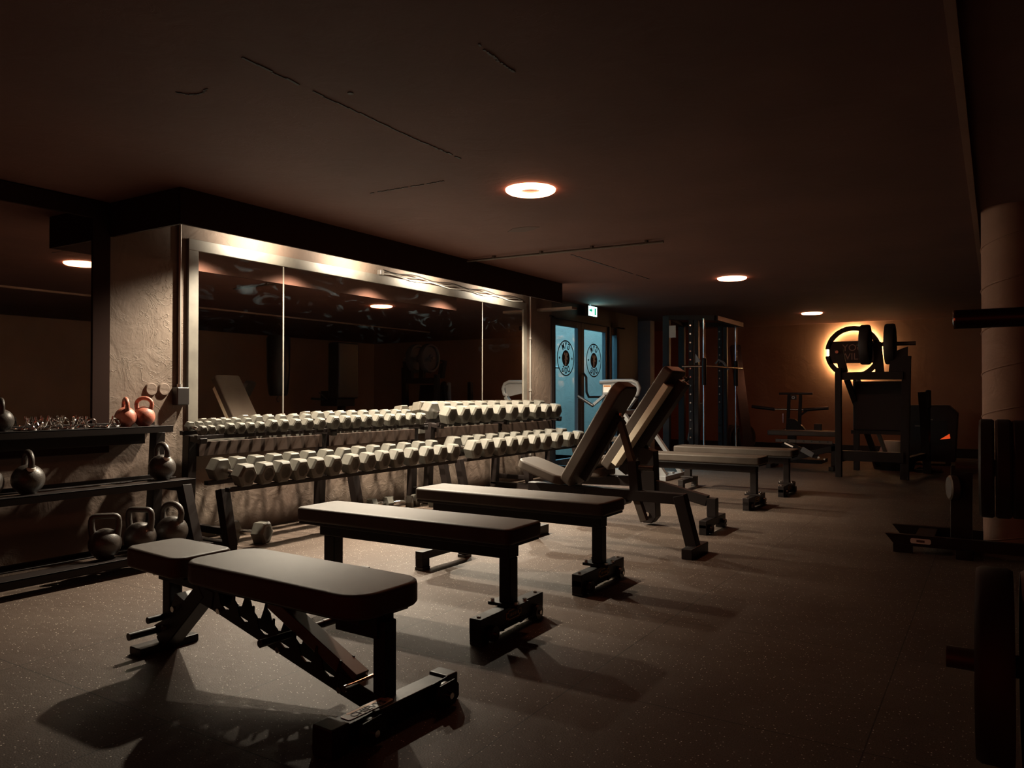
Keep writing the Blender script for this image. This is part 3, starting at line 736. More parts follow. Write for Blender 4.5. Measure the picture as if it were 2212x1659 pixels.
def bench_E():
    t = thing('incline_bench', 'tall decline bench with leg rollers and cream edge stripe, behind the nearer upright bench', 'bench', (-2.45, 6.1, 0), 0)
    q = lambda X, z, y=0: (X + 2.45, y, z)
    a = Vector(q(-2.85, .50)); b = Vector(q(-2.27, 1.33)); L = (b - a).length; an = math.atan2(a.z - b.z, b.x - a.x); d = (b - a).normalized(); n = Vector((d.z, 0, -d.x))
    pad('backrest', L, .36, .09, t, (a + b) / 2, roty=an, rad=.04)
    o = MB().box((a + b) / 2 + n * .105 + d * -.02, (L * .80, .36, .05), Matrix.Rotation(an, 3, 'Y')).build('stripe_board', CREAM, t, bevel=.003)
    MB().box((a + b) / 2 + n * .165 + d * -.01, (L * .92, .11, .085), Matrix.Rotation(an, 3, 'Y')).build('back_rail', BLACK, t, bevel=.005)
    for sy in (-.04, .04): MB().cyl(b + n * .10 + Vector((.02, sy, -.06)), b + n * .10 + Vector((.045, sy, -.05)), .02).build('bolt', CHROME, t)
    # dark rear support slab with rounded foot and bolt
    MB().prism([(-.07, .06), (-.04, .02), (.03, .02), (.07, .07), (.05, .62), (-.09, .66)], -.06, .06, lambda u, v, h: q(-2.46 + u, v, h)).build('rear_support', BLACK, t, bevel=.004)
    MB().cyl(q(-2.46, .095, -.06), q(-2.46, .095, -.075), .018).build('bolt', CHROME, t)
    pad('seat_pad', .36, .34, .075, t, q(-3.02, .46), rad=.05)
    # ankle rollers with chrome end
    for X, z in ((-2.93, .50),):
        MB().lathe([(0, -.20), (.045, -.20), (.055, -.19), (.055, -.05), (.045, -.04), (.045, .04), (.055, .05), (.055, .19), (.045, .20), (0, .20)], q(X, z), (0, 1, 0), 24).build('roller', VINYL, t)
        MB().cyl(q(X, z, -.20), q(X, z, -.215), .03).build('roller_cap', CHROME, t)
    MB().bar(q(-3.25, .34), q(-2.40, .36), .075, .08).build('main_beam', BLACK, t, bevel=.005)
    MB().bar(q(-2.44, .34), q(-1.97, .235), .065, .085).build('front_beam', BLACK, t, bevel=.004)
    MB().box(q(-1.93, .185), (.075, .075, .15)).build('post', BLACK, t, bevel=.004)
    MB().bar(q(-3.15, .32), q(-3.22, .05), .07, .08, up=(0, 1, 0)).build('rear_leg', BLACK, t, bevel=.005)
    MB().box(q(-3.22, .035), (.075, .5, .07)).build('rear_foot', BLACK, t, bevel=.005)
    # wheeled foot
    x = .52
    m = MB().box((x, 0, .080), (.062, .50, .06))
    for sy in (-1, 1): m.box((x, sy * .21, .04), (.06, .08, .08))
    m.build('front_foot', BLACK, t, bevel=.004)
    for sy in (-1, 1):
        MB().cyl((x + .034, sy * .17, .040), (x + .056, sy * .17, .040), .034, n=24).build('wheel', PLASTIC, t)
        MB().cyl((x + .056, sy * .17, .040), (x + .062, sy * .17, .040), .010, n=8).build('bolt', CHROME, t)
bench_E()

# ------------------------------------------------------------------ glass double door, side window, stairwell outside
def door(n, y0, y1, knob_side):
    t = bpy.data.objects.new('door_%d' % n, None); C.objects.link(t); t.location = (XW - .04, (y0 + y1) / 2, 0); t['kind'] = 'structure'
    W_ = y1 - y0; fw = .095
    def part(name, mb, m, **k):
        o = mb.build(name, m, t, **k); return o
    part('door_leaf_frame', MB().box((0, -W_ / 2 + fw / 2, 1.07), (.06, fw, 2.14)).box((0, W_ / 2 - fw / 2, 1.07), (.06, fw, 2.14))
         .box((0, 0, 2.095), (.06, W_ - 2 * fw, .09)).box((0, 0, .09), (.06, W_ - 2 * fw, .18)), DARKFRAME, bevel=.004)
    part('glass_pane', MB().box((0, 0, 1.115), (.010, W_ - 2 * fw, 1.87)), GLASS)
    # round logo: ring, mirrored lettering, stars, dark disc with a pale abstract figure
    lx = .008; z0 = 1.60; rr = .255
    nseg = 56
    m = MB()
    o1 = [(rr * math.cos(2 * math.pi * k / nseg), rr * math.sin(2 * math.pi * k / nseg)) for k in range(nseg)]
    i1 = [((rr - .018) * math.cos(2 * math.pi * k / nseg), (rr - .018) * math.sin(2 * math.pi * k / nseg)) for k in range(nseg)]
    vs = [(lx, u, z0 + v) for u, v in o1] + [(lx, u, z0 + v) for u, v in i1] + [(lx + .001, u, z0 + v) for u, v in o1] + [(lx + .001, u, z0 + v) for u, v in i1]
    fs = []
    for k in range(nseg):
        j = (k + 1) % nseg; fs += [(k, j, nseg + j, nseg + k), (2 * nseg + k, 3 * nseg + k, 3 * nseg + j, 2 * nseg + j)]
    m._add(vs, fs)
    m.cyl((lx, 0, z0), (lx + .001, 0, z0), .115, n=40)
    star = []
    for k in range(10):
        q_ = .026 if k % 2 == 0 else .011; star.append((q_ * math.sin(k * math.pi / 5), q_ * math.cos(k * math.pi / 5)))
    for sy in (-1, 1): m.prism(star, lx, lx + .001, lambda u, v, h, sy=sy: (h, sy * .185 + u, z0 + v))
    lg = part('logo', m, DARKINK)
    base = Matrix.Rotation(R(90), 3, 'Z') @ Matrix.Rotation(R(90), 3, 'X')
    for word, sg in (('GYM', 1), ('DOG', -1)):
        for k, chh in enumerate(word):
            ph = R((1, 0, -1)[k] * 27)
            o = text('logo_letter', chh, DARKINK, .125, (lx + .001, .178 * math.sin(ph), z0 + sg * .178 * math.cos(ph)), (0, 0, 0), t, mirror=True, bold=.004)
            o.rotation_euler = (Matrix.Rotation(-sg * ph, 3, 'X') @ base).to_euler(); o.scale = (.72, 1, 1)
    b = MB()
    for (u, v, r_) in ((-.03, .06, .022), (.03, .055, .026), (.0, .02, .028), (.03, -.005, .022), (-.02, -.02, .016), (.0, -.05, .024), (-.005, -.085, .020)):
        b.lathe([(0, .002), (r_ * .75, .002), (r_, .0012)], (lx, u, z0 + v), (1, 0, 0), 14)
    part('logo_figure', b, WHITE)
    return t
d1 = door(1, 9.20, 10.06, 1)
d2 = door(2, 10.07, 10.99, -1)
MB().tube([(.045, .40, 1.04), (.075, .40, 1.04), (.075, .30, 1.04)], .010, 10).build('door_handle', CHROME, d1)
MB().tube([(.04, -.42, 1.40), (.09, -.42, 1.34), (.09, -.41, 1.12), (.09, -.34, 1.05), (.09, .40, 1.05), (.04, .43, 1.05)], .017, 12).build('push_bar', PLASTIC, d2)
struct('trim_12', MB().box((XW - .04, 9.165, 1.08), (.12, .07, 2.16)).box((XW - .04, 11.03, 1.08), (.12, .08, 2.16)).box((XW - .04, 11.44, 1.08), (.12, .36, 2.16)).box((XW - .04, 10.35, 2.155), (.12, 2.5, .03)), DARKFRAME)
wn = bpy.data.objects.new('window_1', None); C.objects.link(wn); wn.location = (XW - .04, 11.17, 0); wn['kind'] = 'structure'
MB().box((0, 0, 1.15), (.008, .17, 1.75)).build('glass_pane', GLASS, wn)
MB().box((0, 0, .14), (.06, .18, .27)).box((0, 0, 2.08), (.06, .18, .11)).build('window_frame', DARKFRAME, wn)
# stairwell outside
struct('wall_outside', MB().box((-7.9, 10.6, 1.6), (.2, 5.0, 3.6)), CONCRETE)
struct('wall_outside', MB().box((-6.5, 13.0, 1.6), (2.6, .2, 3.6)), CONCRETE)
struct('wall_outside', MB().box((-6.5, 8.4, 1.6), (2.6, .2, 3.6)), CONCRETE)
struct('floor_outside', MB().box((-6.55, 10.6, -.03), (2.5, 4.4, .06)), CONCRETE)
t = thing('stair_handrail', 'slanting handrail seen through the glass door at the foot of the stairs', 'handrail', (-6.4, 10.6, 0))
MB().tube([(0, -.9, .25), (0, .9, 1.55), (0, 1.1, 1.55)], .022, 10).build('rail', PIPE, t)
for y, z in ((-.7, .40), (.7, 1.40)): MB().cyl((0, y, 0), (0, y, z), .016).build('post', PIPE, t)
o = lamp('POINT', 'stairwell_lamp_light', (-7.1, 11.3, 1.7), 1.0, (1.0, .45, .25), shadow_soft_size=.05)
t = thing('stairwell_lamp', 'orange glowing bulkhead lamp on the concrete outside the doors', 'lamp', (-7.79, 11.5, 1.7))
MB().lathe([(.09, 0), (.09, .03), (.06, .07), (0, .08)], (0, 0, 0), (1, 0, 0), 24).build('lens', emit_mat('stair_lamp_lens', (1, .45, .25), 1.2), t)

# exit sign above the doors
t = thing('exit_sign', 'small lit green and white exit sign above the glass double door', 'exit sign', (-5.02, 10.17, 2.225), 0)
MB().box((0, 0, .08), (.05, .28, .15)).build('housing', PLASTIC, t, bevel=.004)
MB().box((.028, 0, .08), (.006, .27, .14)).build('face', EXITGLOW, t)
m = MB()
m.prism([(.05, .03), (.05, .13), (.10, .13), (.10, .03)], .0315, .033, lambda u, v, h: (h, u, v))
m.prism([(-.12, .075), (-.06, .075), (-.06, .05), (-.02, .09), (-.06, .13), (-.06, .105), (-.12, .105)], .0315, .033, lambda u, v, h: (h, u, v))
m.build('pictogram', EXITGREEN, t)
MB().box((0, 0, .165), (.03, .05, .02)).build('bracket', PLASTIC, t)
lamp('AREA', 'exit_sign_uplight', (-4.975, 10.17, 2.29), 1.3, (.35, .9, 1.0), shape='RECTANGLE', size=.3, size_y=.1).rotation_euler = (0, R(-115), 0)

# ------------------------------------------------------------------ round sign on the back wall
t = thing('halo_sign', 'round dark sign with lettering and orange halo light on the back wall', 'sign', (-2.178, YB - .085, 1.85))
Rr = .475
m = MB(); n = 64
def arc(r0, r1, a0, a1, y0, y1, mb, n=24):
    pts = [(r1 * math.cos(R(a0 + (a1 - a0) * k / n)), r1 * math.sin(R(a0 + (a1 - a0) * k / n))) for k in range(n + 1)]
    pts += [(r0 * math.cos(R(a1 - (a1 - a0) * k / n)), r0 * math.sin(R(a1 - (a1 - a0) * k / n))) for k in range(n + 1)]
    for k in range(n):
        quad = [pts[k], pts[k + 1], pts[2 * n + 1 - (k + 1)], pts[2 * n + 1 - k]]
        mb.prism(quad, y0, y1, XZ)
arc(Rr - .085, Rr, 8, 172, -.02, .02, m, 30); arc(Rr - .085, Rr, 188, 352, -.02, .02, m, 30)
m.box((0, 0, .0), (.80, .04, .40))
m.build('sign_body', PLATE, t)
MB().lathe([(Rr - .05, 0), (Rr - .03, 0), (Rr - .03, .008), (Rr - .05, .008), (Rr - .05, 0)], (0, .022, 0), (0, 1, 0), 64).build('led_strip', SIGNGLOW, t)
text('lettering', 'YOU', TUB, .17, (0, -.022, .075), (R(90), 0, 0), t)
text('lettering', 'WILD', TUB, .17, (0, -.022, -.085), (R(90), 0, 0), t)
m = MB()
for a in (45, 135, 225, 315): m.cyl((.41 * math.cos(R(a)), .02, .41 * math.sin(R(a))), (.41 * math.cos(R(a)), .085, .41 * math.sin(R(a))), .012)
m.build('standoff', PLASTIC, t)

# ------------------------------------------------------------------ weight plate helper
def plate_mb(r, th, a, d, hole=.026):
    return MB().lathe([(hole, -th / 2), (hole + .03, -th / 2), (hole + .04, -th * .30), (r * .78, -th * .30), (r * .84, -th / 2), (r * .97, -th / 2), (r, -th * .35),
                       (r, th * .35), (r * .97, th / 2), (r * .84, th / 2), (r * .78, th * .30), (hole + .04, th * .30), (hole + .03, th / 2), (hole, th / 2), (hole, -th / 2)], a, d, 48)
def plate(r, th, loc, axis, label, group, m=PLATE):
    t = thing('weight_plate', label, 'weight plate', loc, 0, group)
    plate_mb(r, th, (0, 0, 0), axis, ).build('disc', m, t)
    MB().lathe([(.0258, -th / 2 - .002), (.036, -th / 2 - .002), (.036, th / 2 + .002), (.0258, th / 2 + .002), (.0258, -th / 2 - .002)], (0, 0, 0), axis, 28).build('hub', BEAM, t)
    return t

# ------------------------------------------------------------------ smith machine in the far left corner
t = thing('smith_machine', 'tall smith machine rack with chrome guide rods near the back corner', 'smith machine', (-3.75, 11.6, 0))
q = lambda X, Y, z: (X + 3.75, Y - 11.6, z)
for (X, Y, zt) in ((-4.17, 11.0, 2.26), (-4.40, 12.3, 2.26), (-3.72, 11.05, 2.22), (-3.70, 12.4, 2.22)):
    MB().box(q(X, Y, zt / 2), (.10 if X < -4 else .06, .08, zt)).build('upright', BLACK, t, bevel=.004)
MB().bar(q(-4.17, 11.0, 2.24), q(-3.45, 11.05, 2.20), .08, .07).bar(q(-4.40, 12.3, 2.24), q(-3.45, 12.4, 2.20), .08, .07).bar(q(-4.17, 11.0, 2.24), q(-4.40, 12.3, 2.24), .08, .07).bar(q(-3.45, 11.05, 2.2), q(-3.45, 12.4, 2.2), .08, .07).build('top_frame', BLACK, t, bevel=.004)
MB().bar(q(-4.17, 11.0, .04), q(-3.4, 11.05, .04), .08, .08).bar(q(-4.40, 12.3, .04), q(-3.4, 12.4, .04), .08, .08).bar(q(-4.0, 11.0, .04), q(-4.2, 12.3, .04), .08, .08).build('base_frame', BLACK, t, bevel=.004)
for (X, Y) in ((-3.60, 11.0), (-3.52, 12.35)):
    MB().cyl(q(X, Y, .08), q(X, Y, 2.2), .017).build('guide_rod', CHROME, t)
    MB().cyl(q(X, Y, 1.22), q(X, Y, 1.62), .034).build('bar_carriage', BLACK, t)
for (X, Y, sgn) in ((-3.80, 11.03, 1), (-3.78, 12.38, 1)):
    MB().box(q(X, Y, 1.12), (.07, .05, 2.16)).build('peg_post', BLACK, t, bevel=.003)
    m = MB()
    for k in range(16): m.cyl(q(X, Y - .026, .2 + k * .127), q(X, Y - .05, .2 + k * .127), .013, n=10)
    m.build('pegs', CHROME, t)
MB().cyl(q(-3.90, 10.9, 1.50), q(-3.60, 11.0, 1.50), .016).cyl(q(-3.60, 11.0, 1.50), q(-3.42, 12.35, 1.50), .014).build('guided_bar', CHROME, t)
MB().tube([q(-3.62, 12.3, 1.48), q(-3.70, 12.28, 1.60), q(-3.78, 12.28, 1.64), q(-3.83, 12.28, 1.58)], .018, 10).build('hook', GREYM, t)
MB().prism([(-.04, 0), (.04, .02), (-.04, .13)], -.01, .01, lambda u, v, h: q(-3.68 + u, 10.98 + h, 1.55 + v)).build('hook', GREYM, t)
MB().box(q(-4.06, 10.95, 2.02), (.10, .02, .18)).build('sign_panel', TUB, t)
# leaning dark pole board behind it
o = MB().bar((-3.55, 13.2, .02), (-3.95, 13.8, 1.95), .16, .12).build('punching_post', PLASTIC); tag(o, 'dark tapering padded post leaning behind the smith machine', 'padded post')
# upright dark pad between posts
t = thing('small_bench', 'small dark upright backrest pad standing inside the smith machine', 'bench', (-3.98, 11.65, 0))
pad('backrest', .62, .34, .08, t, (0, 0, .66), roty=R(-80), rad=.05)
MB().box((0, 0, .18), (.08, .08, .36)).box((0, 0, .02), (.4, .3, .04)).build('stand', BLACK, t, bevel=.004)

# plates leaning in a low cradle by the back wall
t = thing('plate_cradle', 'low dark cradle holding bumper plates by the back wall', 'plate rack', (-3.95, 14.0, 0))
MB().box((0, 0, .03), (.75, .95, .06)).box((0, -.38, .09), (.6, .05, .06)).box((0, .38, .09), (.6, .05, .06)).build('base', BLACK, t, bevel=.004)
for k in range(4):
    plate(.235, .06, (-4.06 + k * .085, 14.0, .297), (.93, -.37, 0), '%s bumper plate from the left in the low cradle' % ORD[k], 'bumper plates in the low cradle')

# ------------------------------------------------------------------ grey lever machine beyond the incline benches
t = thing('lever_machine', 'grey steel lever press machine with warning label in front of the glass doors', 'gym machine', (-4.2, 9.6, 0))
q = lambda X, z, y=0: (X + 4.2, y, z)
MB().tube([q(-4.60, 1.255), q(-4.35, 1.268), q(-4.13, 1.268), q(-4.06, 1.24), q(-4.03, 1.17), q(-4.05, 1.09), q(-4.12, 1.06)], .030, 12).build('top_arm', GREYM, t)
MB().prism([(-4.56, 1.25), (-4.56, 1.08), (-4.35, 1.10), (-4.10, 1.05), (-4.06, 1.24)], -.012, .012, lambda u, v, h: q(u, v, h)).build('side_plate', GREYM, t)
lab = MB().box(q(-4.49, 1.165, -.014), (.115, .003, .10)).build('warning_label', WHITE, t)
MB().box(q(-4.49, 1.20, -.016), (.10, .002, .020)).build('warning_stripe', ORANGE, lab)
text('warning_text', 'WARNING', DARKINK, .018, q(-4.49, 1.20, -.0175), (R(90), 0, 0), lab)
MB().bar(q(-4.72, .93), q(-4.53, 1.08), .04, .035).build('lever', GREYM, t, bevel=.003)
MB().cyl(q(-4.93, 1.06, -.02), q(-4.70, .93, -.02), .022).build('grip', PLASTIC, t)
MB().bar(q(-4.08, 1.05), q(-4.42, .62), .05, .075, up=(0, 1, 0)).bar(q(-4.42, .62), q(-4.7, .2), .05, .075, up=(0, 1, 0)).build('back_arm', GREYM, t, bevel=.004)
for y in (-.28, .28):
    MB().bar(q(-4.14, .85, y), q(-3.55, .05, y), .05, .075, up=(0, 1, 0)).build('side_leg', GREYM, t, bevel=.004)
MB().bar(q(-4.14, .85, -.3), q(-4.14, .85, .3), .06, .06).build('cross_member', GREYM, t, bevel=.004)
MB().bar(q(-3.55, .03, -.4), q(-3.55, .03, .4), .09, .06).build('cross_member', GREYM, t, bevel=.004)
MB().bar(q(-4.75, .04), q(-3.55, .04), .08, .08).bar(q(-4.75, .03, -.35), q(-4.75, .03, .35), .08, .06).build('base_frame', GREYM, t, bevel=.004)
MB().cyl(q(-3.98, .62, -.45), q(-3.98, .62, .45), .014).cyl(q(-4.15, .42, -.42), q(-4.15, .42, .42), .014).build('plate_pin', CHROME, t)
pad('seat_pad', .34, .30, .07, t, q(-4.45, .52), rad=.05)

# ------------------------------------------------------------------ rowing / T-bar machine by the back wall with bench in front
t = thing('row_machine', 'dark row machine with wide handles and round emblem by the back wall', 'gym machine', (-2.72, 13.0, 0))
q = lambda X, z, y=0: (X + 2.72, y, z)
MB().cyl(q(-3.0, 1.10), q(-2.48, 1.10), .020).build('top_handle', PLASTIC, t)
for X0, X1 in ((-2.90, -2.93), (-2.72, -2.75)):
    MB().bar(q(X0 + .06, 1.08), q(X1 + .06, .45), .05, .05, up=(0, 1, 0)).build('mast', BLACK, t, bevel=.004)
MB().box(q(-2.775, 1.035), (.10, .03, .07)).build('emblem_plate', PLASTIC, t)
MB().lathe([(.012, 0), (.026, 0), (.026, .003), (.012, .003)], q(-2.775, 1.035, -.0155), (0, -1, 0), 20).build('emblem', WHITE, t)
MB().cyl(q(-3.44, .885), q(-3.07, .84), .028).build('grip', PLASTIC, t)
MB().cyl(q(-2.62, .835), q(-2.24, .87), .028).build('grip', PLASTIC, t)
MB().cyl(q(-3.10, .845), q(-2.60, .838), .016).build('handle_bar', CHROME, t)
MB().bar(q(-2.68, .74), q(-2.56, .83), .03, .03).build('brace', BLACK, t)
MB().prism([(-2.86, .42), (-2.52, .42), (-2.62, .56), (-2.74, .68), (-2.86, .70)], -.05, .05, lambda u, v, h: q(u, v, h)).build('shroud', BLACK, t, bevel=.004)
MB().box(q(-2.40, .55, 0), (.11, .08, .13)).bar(q(-2.6, .50), q(-2.4, .50), .04, .04).build('chest_pad', PLASTIC, t, bevel=.005)
MB().cyl(q(-2.925, .62, -.04), q(-2.925, .78, -.04), .014).cyl(q(-2.93, .50, -.04), q(-2.88, .52, -.04), .02).build('spring', CHROME, t)
MB().box(q(-2.8, .24), (.12, .12, .42)).box(q(-2.75, .03), (.9, .5, .06)).build('base', BLACK, t, bevel=.005)

t = thing('hyper_bench', 'dark padded bench with perforated chrome rail in front of the row machine', 'bench', (-2.35, 11.9, 0))
q = lambda X, z, y=0: (X + 2.35, y, z)
o = pad('pad', .98, .32, .075, t, q(-2.40, .555), rad=.04)
r = MB().bar(q(-2.77, .405, -.12), q(-1.98, .395, -.12), .03, .045).build('perforated_rail', BEAM, t, bevel=.002)
m = MB()
for k in range(7): m.cyl(q(-2.70 + k * .11, .403, -.134), q(-2.70 + k * .11, .403, -.138), .011, n=12)
m.build('rail_holes', DARKINK, r)
MB().bar(q(-2.70, .36), q(-2.2, .18), .05, .08).build('slanting_arm', BLACK, t, bevel=.004)
MB().bar(q(-2.42, .285, -.045), q(-2.26, .195, -.045), .012, .075).build('pale_panel', GREYM, t)
MB().bar(q(-2.66, .365, -.05), q(-2.54, .31, -.05), .012, .022).build('chrome_lever', CHROME, t)
MB().bar(q(-2.85, .06), q(-1.9, .33), .07, .08).bar(q(-1.98, .38), q(-1.98, .04), .07, .07, up=(0, 1, 0)).build('frame', BLACK, t, bevel=.004)
MB().box(q(-2.85, .03), (.07, .5, .06)).box(q(-1.98, .03), (.07, .5, .06)).build('foot', BLACK, t, bevel=.004)
MB().cyl(q(-2.18, .17, -.05), q(-2.18, .17, -.07), .015).build('bolt', CHROME, t)
MB().cyl(q(-2.10, .15, -.05), q(-2.10, .15, -.07), .012).build('bolt', CHROME, t)

# ------------------------------------------------------------------ plate-loaded machine in front of the sign
t = thing('hack_squat_machine', 'tall black plate-loaded press machine in front of the halo sign', 'gym machine', (-1.36, 11.3, 0))
q = lambda X, z, y=0: (X + 1.36, y, z)
MB().box(q(-1.76, .72, -.37), (.075, .09, 1.44)).build('upright', BLACK, t, bevel=.004)
MB().bar(q(-.99, .0, -.30), q(-.955, 1.58, -.30), .10, .09, up=(0, 1, 0)).build('upright', BLACK, t, bevel=.004)
MB().box(q(-1.70, .66, .75), (.075, .09, 1.32)).build('upright', BLACK, t, bevel=.004)
MB().bar(q(-.80, .0, .75), q(-.86, 1.12, .75), .10, .09, up=(0, 1, 0)).build('upright', BLACK, t, bevel=.004)
for z_, h_ in ((1.33, .10), (.28, .13)): MB().box(q(-1.36, z_, -.34), (.74, .08, h_)).build('cross_member', BLACK, t, bevel=.004)
MB().box(q(-1.36, .58, .0), (.60, .06, .05)).build('cross_member', BLACK, t, bevel=.004)
MB().bar(q(-1.74, .24, -.34), q(-1.66, .24, .75), .07, .08).build('side_rail', BLACK, t, bevel=.004)
MB().bar(q(-.97, .24, -.3), q(-.84, .24, .75), .07, .08).build('side_rail', BLACK, t, bevel=.004)
o = MB().box(q(-1.33, .93, .05), (.60, .10, .66), Matrix.Rotation(R(-8), 3, 'X')).build('foot_plate', BLACK, t, bevel=.01)
MB().bar(q(-1.70, 1.30, -.1), q(-1.38, .10, .5), .07, .09, up=(0, 1, 0)).build('slide_rail', BLACK, t, bevel=.004)
MB().bar(q(-1.60, 1.30, .2), q(-1.28, .16, .7), .05, .05, up=(0, 1, 0)).build('slide_rail', PIPE, t, bevel=.004)
MB().prism([(-1.16, 1.38), (-.95, 1.35), (-.94, 1.70), (-1.14, 1.62)], -.34, -.28, lambda u, v, h: q(u, v, h)).build('catch_plate', BLACK, t)
MB().bar(q(-1.72, 1.38, -.2), q(-1.78, 1.70, -.2), .10, .09, up=(0, 1, 0)).build('carriage', BLACK, t, bevel=.004)
MB().bar(q(-1.28, 1.38, -.2), q(-1.31, 1.77, -.2), .10, .08, up=(0, 1, 0)).build('carriage', BLACK, t, bevel=.004)
MB().cyl(q(-1.56, 1.745, -.2), q(-.86, 1.745, -.2), .026).build('plate_horn', BEAM, t)
MB().cyl(q(-1.79, 1.655, -.26), q(-1.79, 1.655, -.30), .02).build('bolt', CHROME, t)
plate(.265, .11, (-1.45, 11.10, 1.745), (1, 0, 0), 'thick bumper plate edge-on in front of the halo sign, left of its pair', 'plates on the press machine')
plate(.265, .11, (-1.155, 11.10, 1.745), (1, 0, 0), 'thick bumper plate edge-on on the horn of the press machine', 'plates on the press machine')
o = MB().lathe([(0, 0), (.26, 0), (.30, .14), (.29, .16), (.24, .17), (0, .17)], (-1.26, 12.45, 0), (0, 0, 1), 32).build('balance_base', PLASTIC); tag(o, 'low round black base with a pale tub on top, behind the press machine', 'base')
o = MB().lathe([(0, 0), (.22, 0), (.20, .06), (.15, .20), (.13, .24), (0, .245)], (-1.26, 12.45, .17), (0, 0, 1), 32).build('pale_tub', TUB); tag(o, 'pale round tub upside down behind the press machine frame', 'tub')

# dark cabinet-like heater with red glow
t = thing('amplifier_rack', 'low dark boxy unit with glowing red light by the back wall', 'equipment box', (-.82, 13.6, 0))
MB().prism([(-.40, .06), (.30, .06), (.34, .80), (.22, .92), (-.42, .92)], -.22, .22, XZ).build('housing', PLASTIC, t, bevel=.01)
MB().box((-.05, -.222, .50), (.50, .006, .36)).build('window', DARKINK, t)
MB().prism([(0, 0), (.14, .02), (.13, .09)], -.228, -.224, lambda u, v, h: (u + .10, h, v + .40)).build('light', EMBER, t)
MB().box((-.17, -.227, .60), (.13, .004, .015)).box((-.02, -.227, .70), (.06, .004, .012)).build('trim_strip', PIPE, t)
for sx in (-.3, .2): MB().box((sx, 0, .03), (.06, .36, .06)).build('foot', PLASTIC, t)
# upright pole beside
t = thing('handle_stand', 'short dark upright with padded top right of the press machine', 'stand', (-.80, 12.3, 0))
MB().box((0, 0, .45), (.05, .05, .90)).box((0, 0, .02), (.3, .4, .04)).build('post', BLACK, t, bevel=.004)
MB().box((.0, 0, 1.02), (.07, .07, .26)).build('grip', PLASTIC, t, bevel=.02)

# ------------------------------------------------------------------ right foreground: rack, barbell, plates, low machine
t = thing('power_rack', 'black power rack at the right edge holding the barbell', 'power rack', (.55, 3.2, 0))
q = lambda X, Y, z: (X - .55, Y - 3.2, z)
for Y in (2.25, 4.16):
    MB().box(q(.50, Y, 1.15), (.08, .08, 2.3)).build('upright', BLACK, t, bevel=.004)
    MB().box(q(1.75, Y, 1.15), (.08, .08, 2.3)).build('upright', BLACK, t, bevel=.004)
    MB().box(q(1.12, Y, 2.26), (1.2, .08, .08)).build('cross_member', BLACK, t, bevel=.004)
for X in (.50, 1.75): MB().box(q(X, 3.2, .04), (.08, 1.9, .08)).box(q(X, 3.2, 2.26), (.08, 1.9, .08)).build('side_member', BLACK, t, bevel=.004)
MB().cyl(q(.50, 2.16, .46), q(-.105, 2.16, .46), .026).build('plate_horn', BEAM, t)
MB().cyl(q(.50, 4.16, .757), q(-.16, 4.16, .757), .026).build('plate_horn', BEAM, t)
for X in (.50, 1.75): MB().box(q(X, 2.36, 1.235), (.07, .20, .03)).box(q(X, 2.455, 1.265), (.07, .02, .09)).build('j_hook', BLACK, t, bevel=.003)
t = thing('barbell', 'horizontal barbell end reaching in at the right edge', 'barbell', (1.1, 2.40, 1.30))
for a_ in (-1.19, .78): MB().cyl((a_, 0, 0), (a_ + .41, 0, 0), .0255, n=28).build('sleeve', PLASTIC, t)
MB().lathe([(.0258, 0), (.0262, .004), (.021, .006), (0, .006)], (-1.19, 0, 0), (-1, 0, 0), 28).build('sleeve_cap', CHROME, t)
MB().cyl((-.78, 0, 0), (.78, 0, 0), .0145).build('shaft', CHROME, t)
for k, (r_, th) in enumerate(((.225, .075), (.225, .06), (.21, .05))):
    plate(r_, th, (-.005 + k * .082, 2.16, .46 ), (1, 0, 0), ['outermost large plate on the low horn at the right edge', 'middle plate on the low horn at the right edge', 'innermost plate on the low horn at the right edge'][k], 'plates on the low horn of the power rack')
for k, (r_, th) in enumerate(((.225, .060), (.225, .062), (.222, .062), (.222, .060))):
    plate(r_, th, (-.035 + k * .064, 4.16, .757), (1, 0, 0), ['outermost', 'second', 'third', 'innermost'][k] + ' plate on the higher horn at the right, before the column', 'plates on the higher horn of the power rack')

t = thing('low_sled_machine', 'low black machine base with pointed rails and white label near the column', 'gym machine', (-.30, 6.1, 0))
q = lambda X, z, y=0: (X + .30, y, z)
for yy in (-.12, .32):
    MB().prism([(-.66, .125), (-.60, .05), (.25, .05), (.25, .125)], yy - .025, yy + .025, lambda u, v, h: q(u, v, h)).build('rail', BLACK, t)
MB().box(q(-.55, .03, -.12), (.12, .06, .06)).box(q(-.55, .03, .32), (.12, .06, .06)).box(q(-.18, .03, .1), (.10, .62, .06)).box(q(-.42, .085, .10), (.12, .42, .06)).build('foot', BLACK, t, bevel=.003)
lb = MB().prism(rrect(.125, .035, .012), -.147, -.145, lambda u, v, h: q(-.44 + u, .088 + v, h)).build('label_plate', WHITE, t)
MB().box(q(-.44, .088, -.1476), (.05, .001, .016)).build('label_print', BEAM, lb)
MB().bar(q(-.205, .08, .1), q(-.20, .60, .1), .13, .11, up=(0, 1, 0)).build('post', BLACK, t, bevel=.004)
MB().lathe([(0, -.03), (.075, -.03), (.085, -.02), (.085, .02), (.075, .03), (0, .03)], q(-.25, .45, .02), (1, .3, 0), 28).build('pulley', BEAM, t)
MB().bar(q(-.22, .58, .1), q(.1, .62, .1), .10, .08).build('top_arm', BLACK, t, bevel=.004)

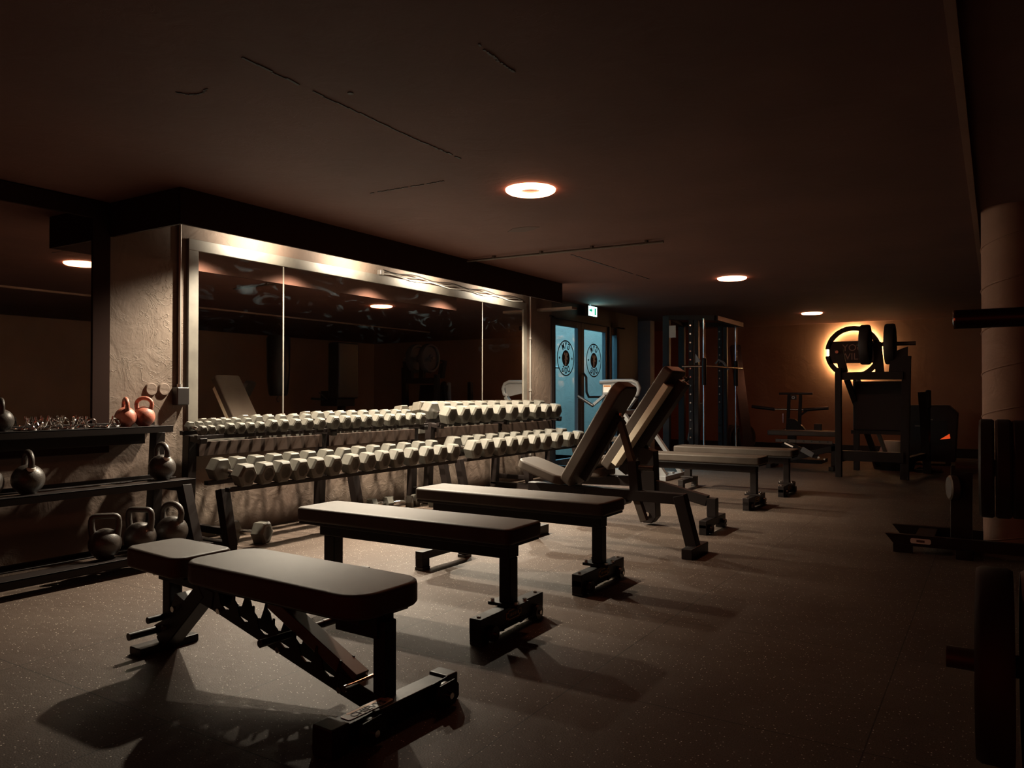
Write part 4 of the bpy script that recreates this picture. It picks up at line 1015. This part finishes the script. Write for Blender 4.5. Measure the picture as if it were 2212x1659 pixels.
# ------------------------------------------------------------------ things on the right side of the room, seen in the mirror
t = thing('incline_bench', 'upright incline bench seen only in the left pane of the wide mirror', 'bench', (.85, 8.5, 0), R(150))
a = R(-62)
pad('backrest', .85, .38, .08, t, (.18, 0, .95), roty=a, rad=.07)
pad('seat_pad', .34, .34, .08, t, (-.22, 0, .52), roty=R(8), rad=.05)
MB().bar((-.4, 0, .38), (.5, 0, .38), .08, .08).bar((.30, 0, .38), (.34, 0, .95), .06, .06, up=(0, 1, 0)).build('frame', BLACK, t, bevel=.004)
for x in (-.4, .5): MB().box((x, 0, .19), (.08, .08, .34)).box((x, 0, .03), (.08, .5, .06)).build('leg', BLACK, t, bevel=.004)
t = thing('heavy_bag', 'dark hanging heavy bag seen in the mirror, ring at its bottom', 'punching bag', (.85, 9.6, 0))
MB().lathe([(0, 1.06), (.15, 1.06), (.17, 1.10), (.20, 1.35), (.21, 2.1), (.18, 2.16), (0, 2.16)], (0, 0, 0), (0, 0, 1), 28).build('bag', PLASTIC, t)
MB().tube([(.04 * math.cos(R(k * 20)), 0, .99 + .045 * math.sin(R(k * 20))) for k in range(18)], .007, 8, closed=True).cyl((0, 0, 1.03), (0, 0, 1.07), .01).build('ring', BEAM, t)
m = MB()
for a in (45, 135, 225, 315): m.cyl((.15 * math.cos(R(a)), .15 * math.sin(R(a)), 2.15), (0, 0, HC), .006, n=6)
m.build('chain', CHROME, t)
t = thing('chest_press_machine', 'dark machine with side handles seen in the middle of the mirror', 'gym machine', (.85, 11.1, 0), R(90))
MB().box((0, 0, 1.0), (.5, .45, .30)).box((0, .1, .5), (.12, .12, 1.0)).box((0, .1, .04), (.9, .7, .08)).build('body', BLACK, t, bevel=.01)
MB().box((0, .15, 1.55), (.55, .3, 1.1)).build('weight_tower', PLASTIC, t, bevel=.03)
MB().cyl((-.55, -.15, 1.0), (-.22, -.1, .98), .022).cyl((.55, -.15, 1.0), (.22, -.1, .98), .022).build('grip', PLASTIC, t)
MB().cyl((-.50, 0, 1.12), (-.28, 0, .98), .012).cyl((.45, 0, .98), (.26, 0, .96), .012).build('handle_bar', CHROME, t)
pad('seat_pad', .4, .4, .09, t, (0, -.35, .58), rad=.06)
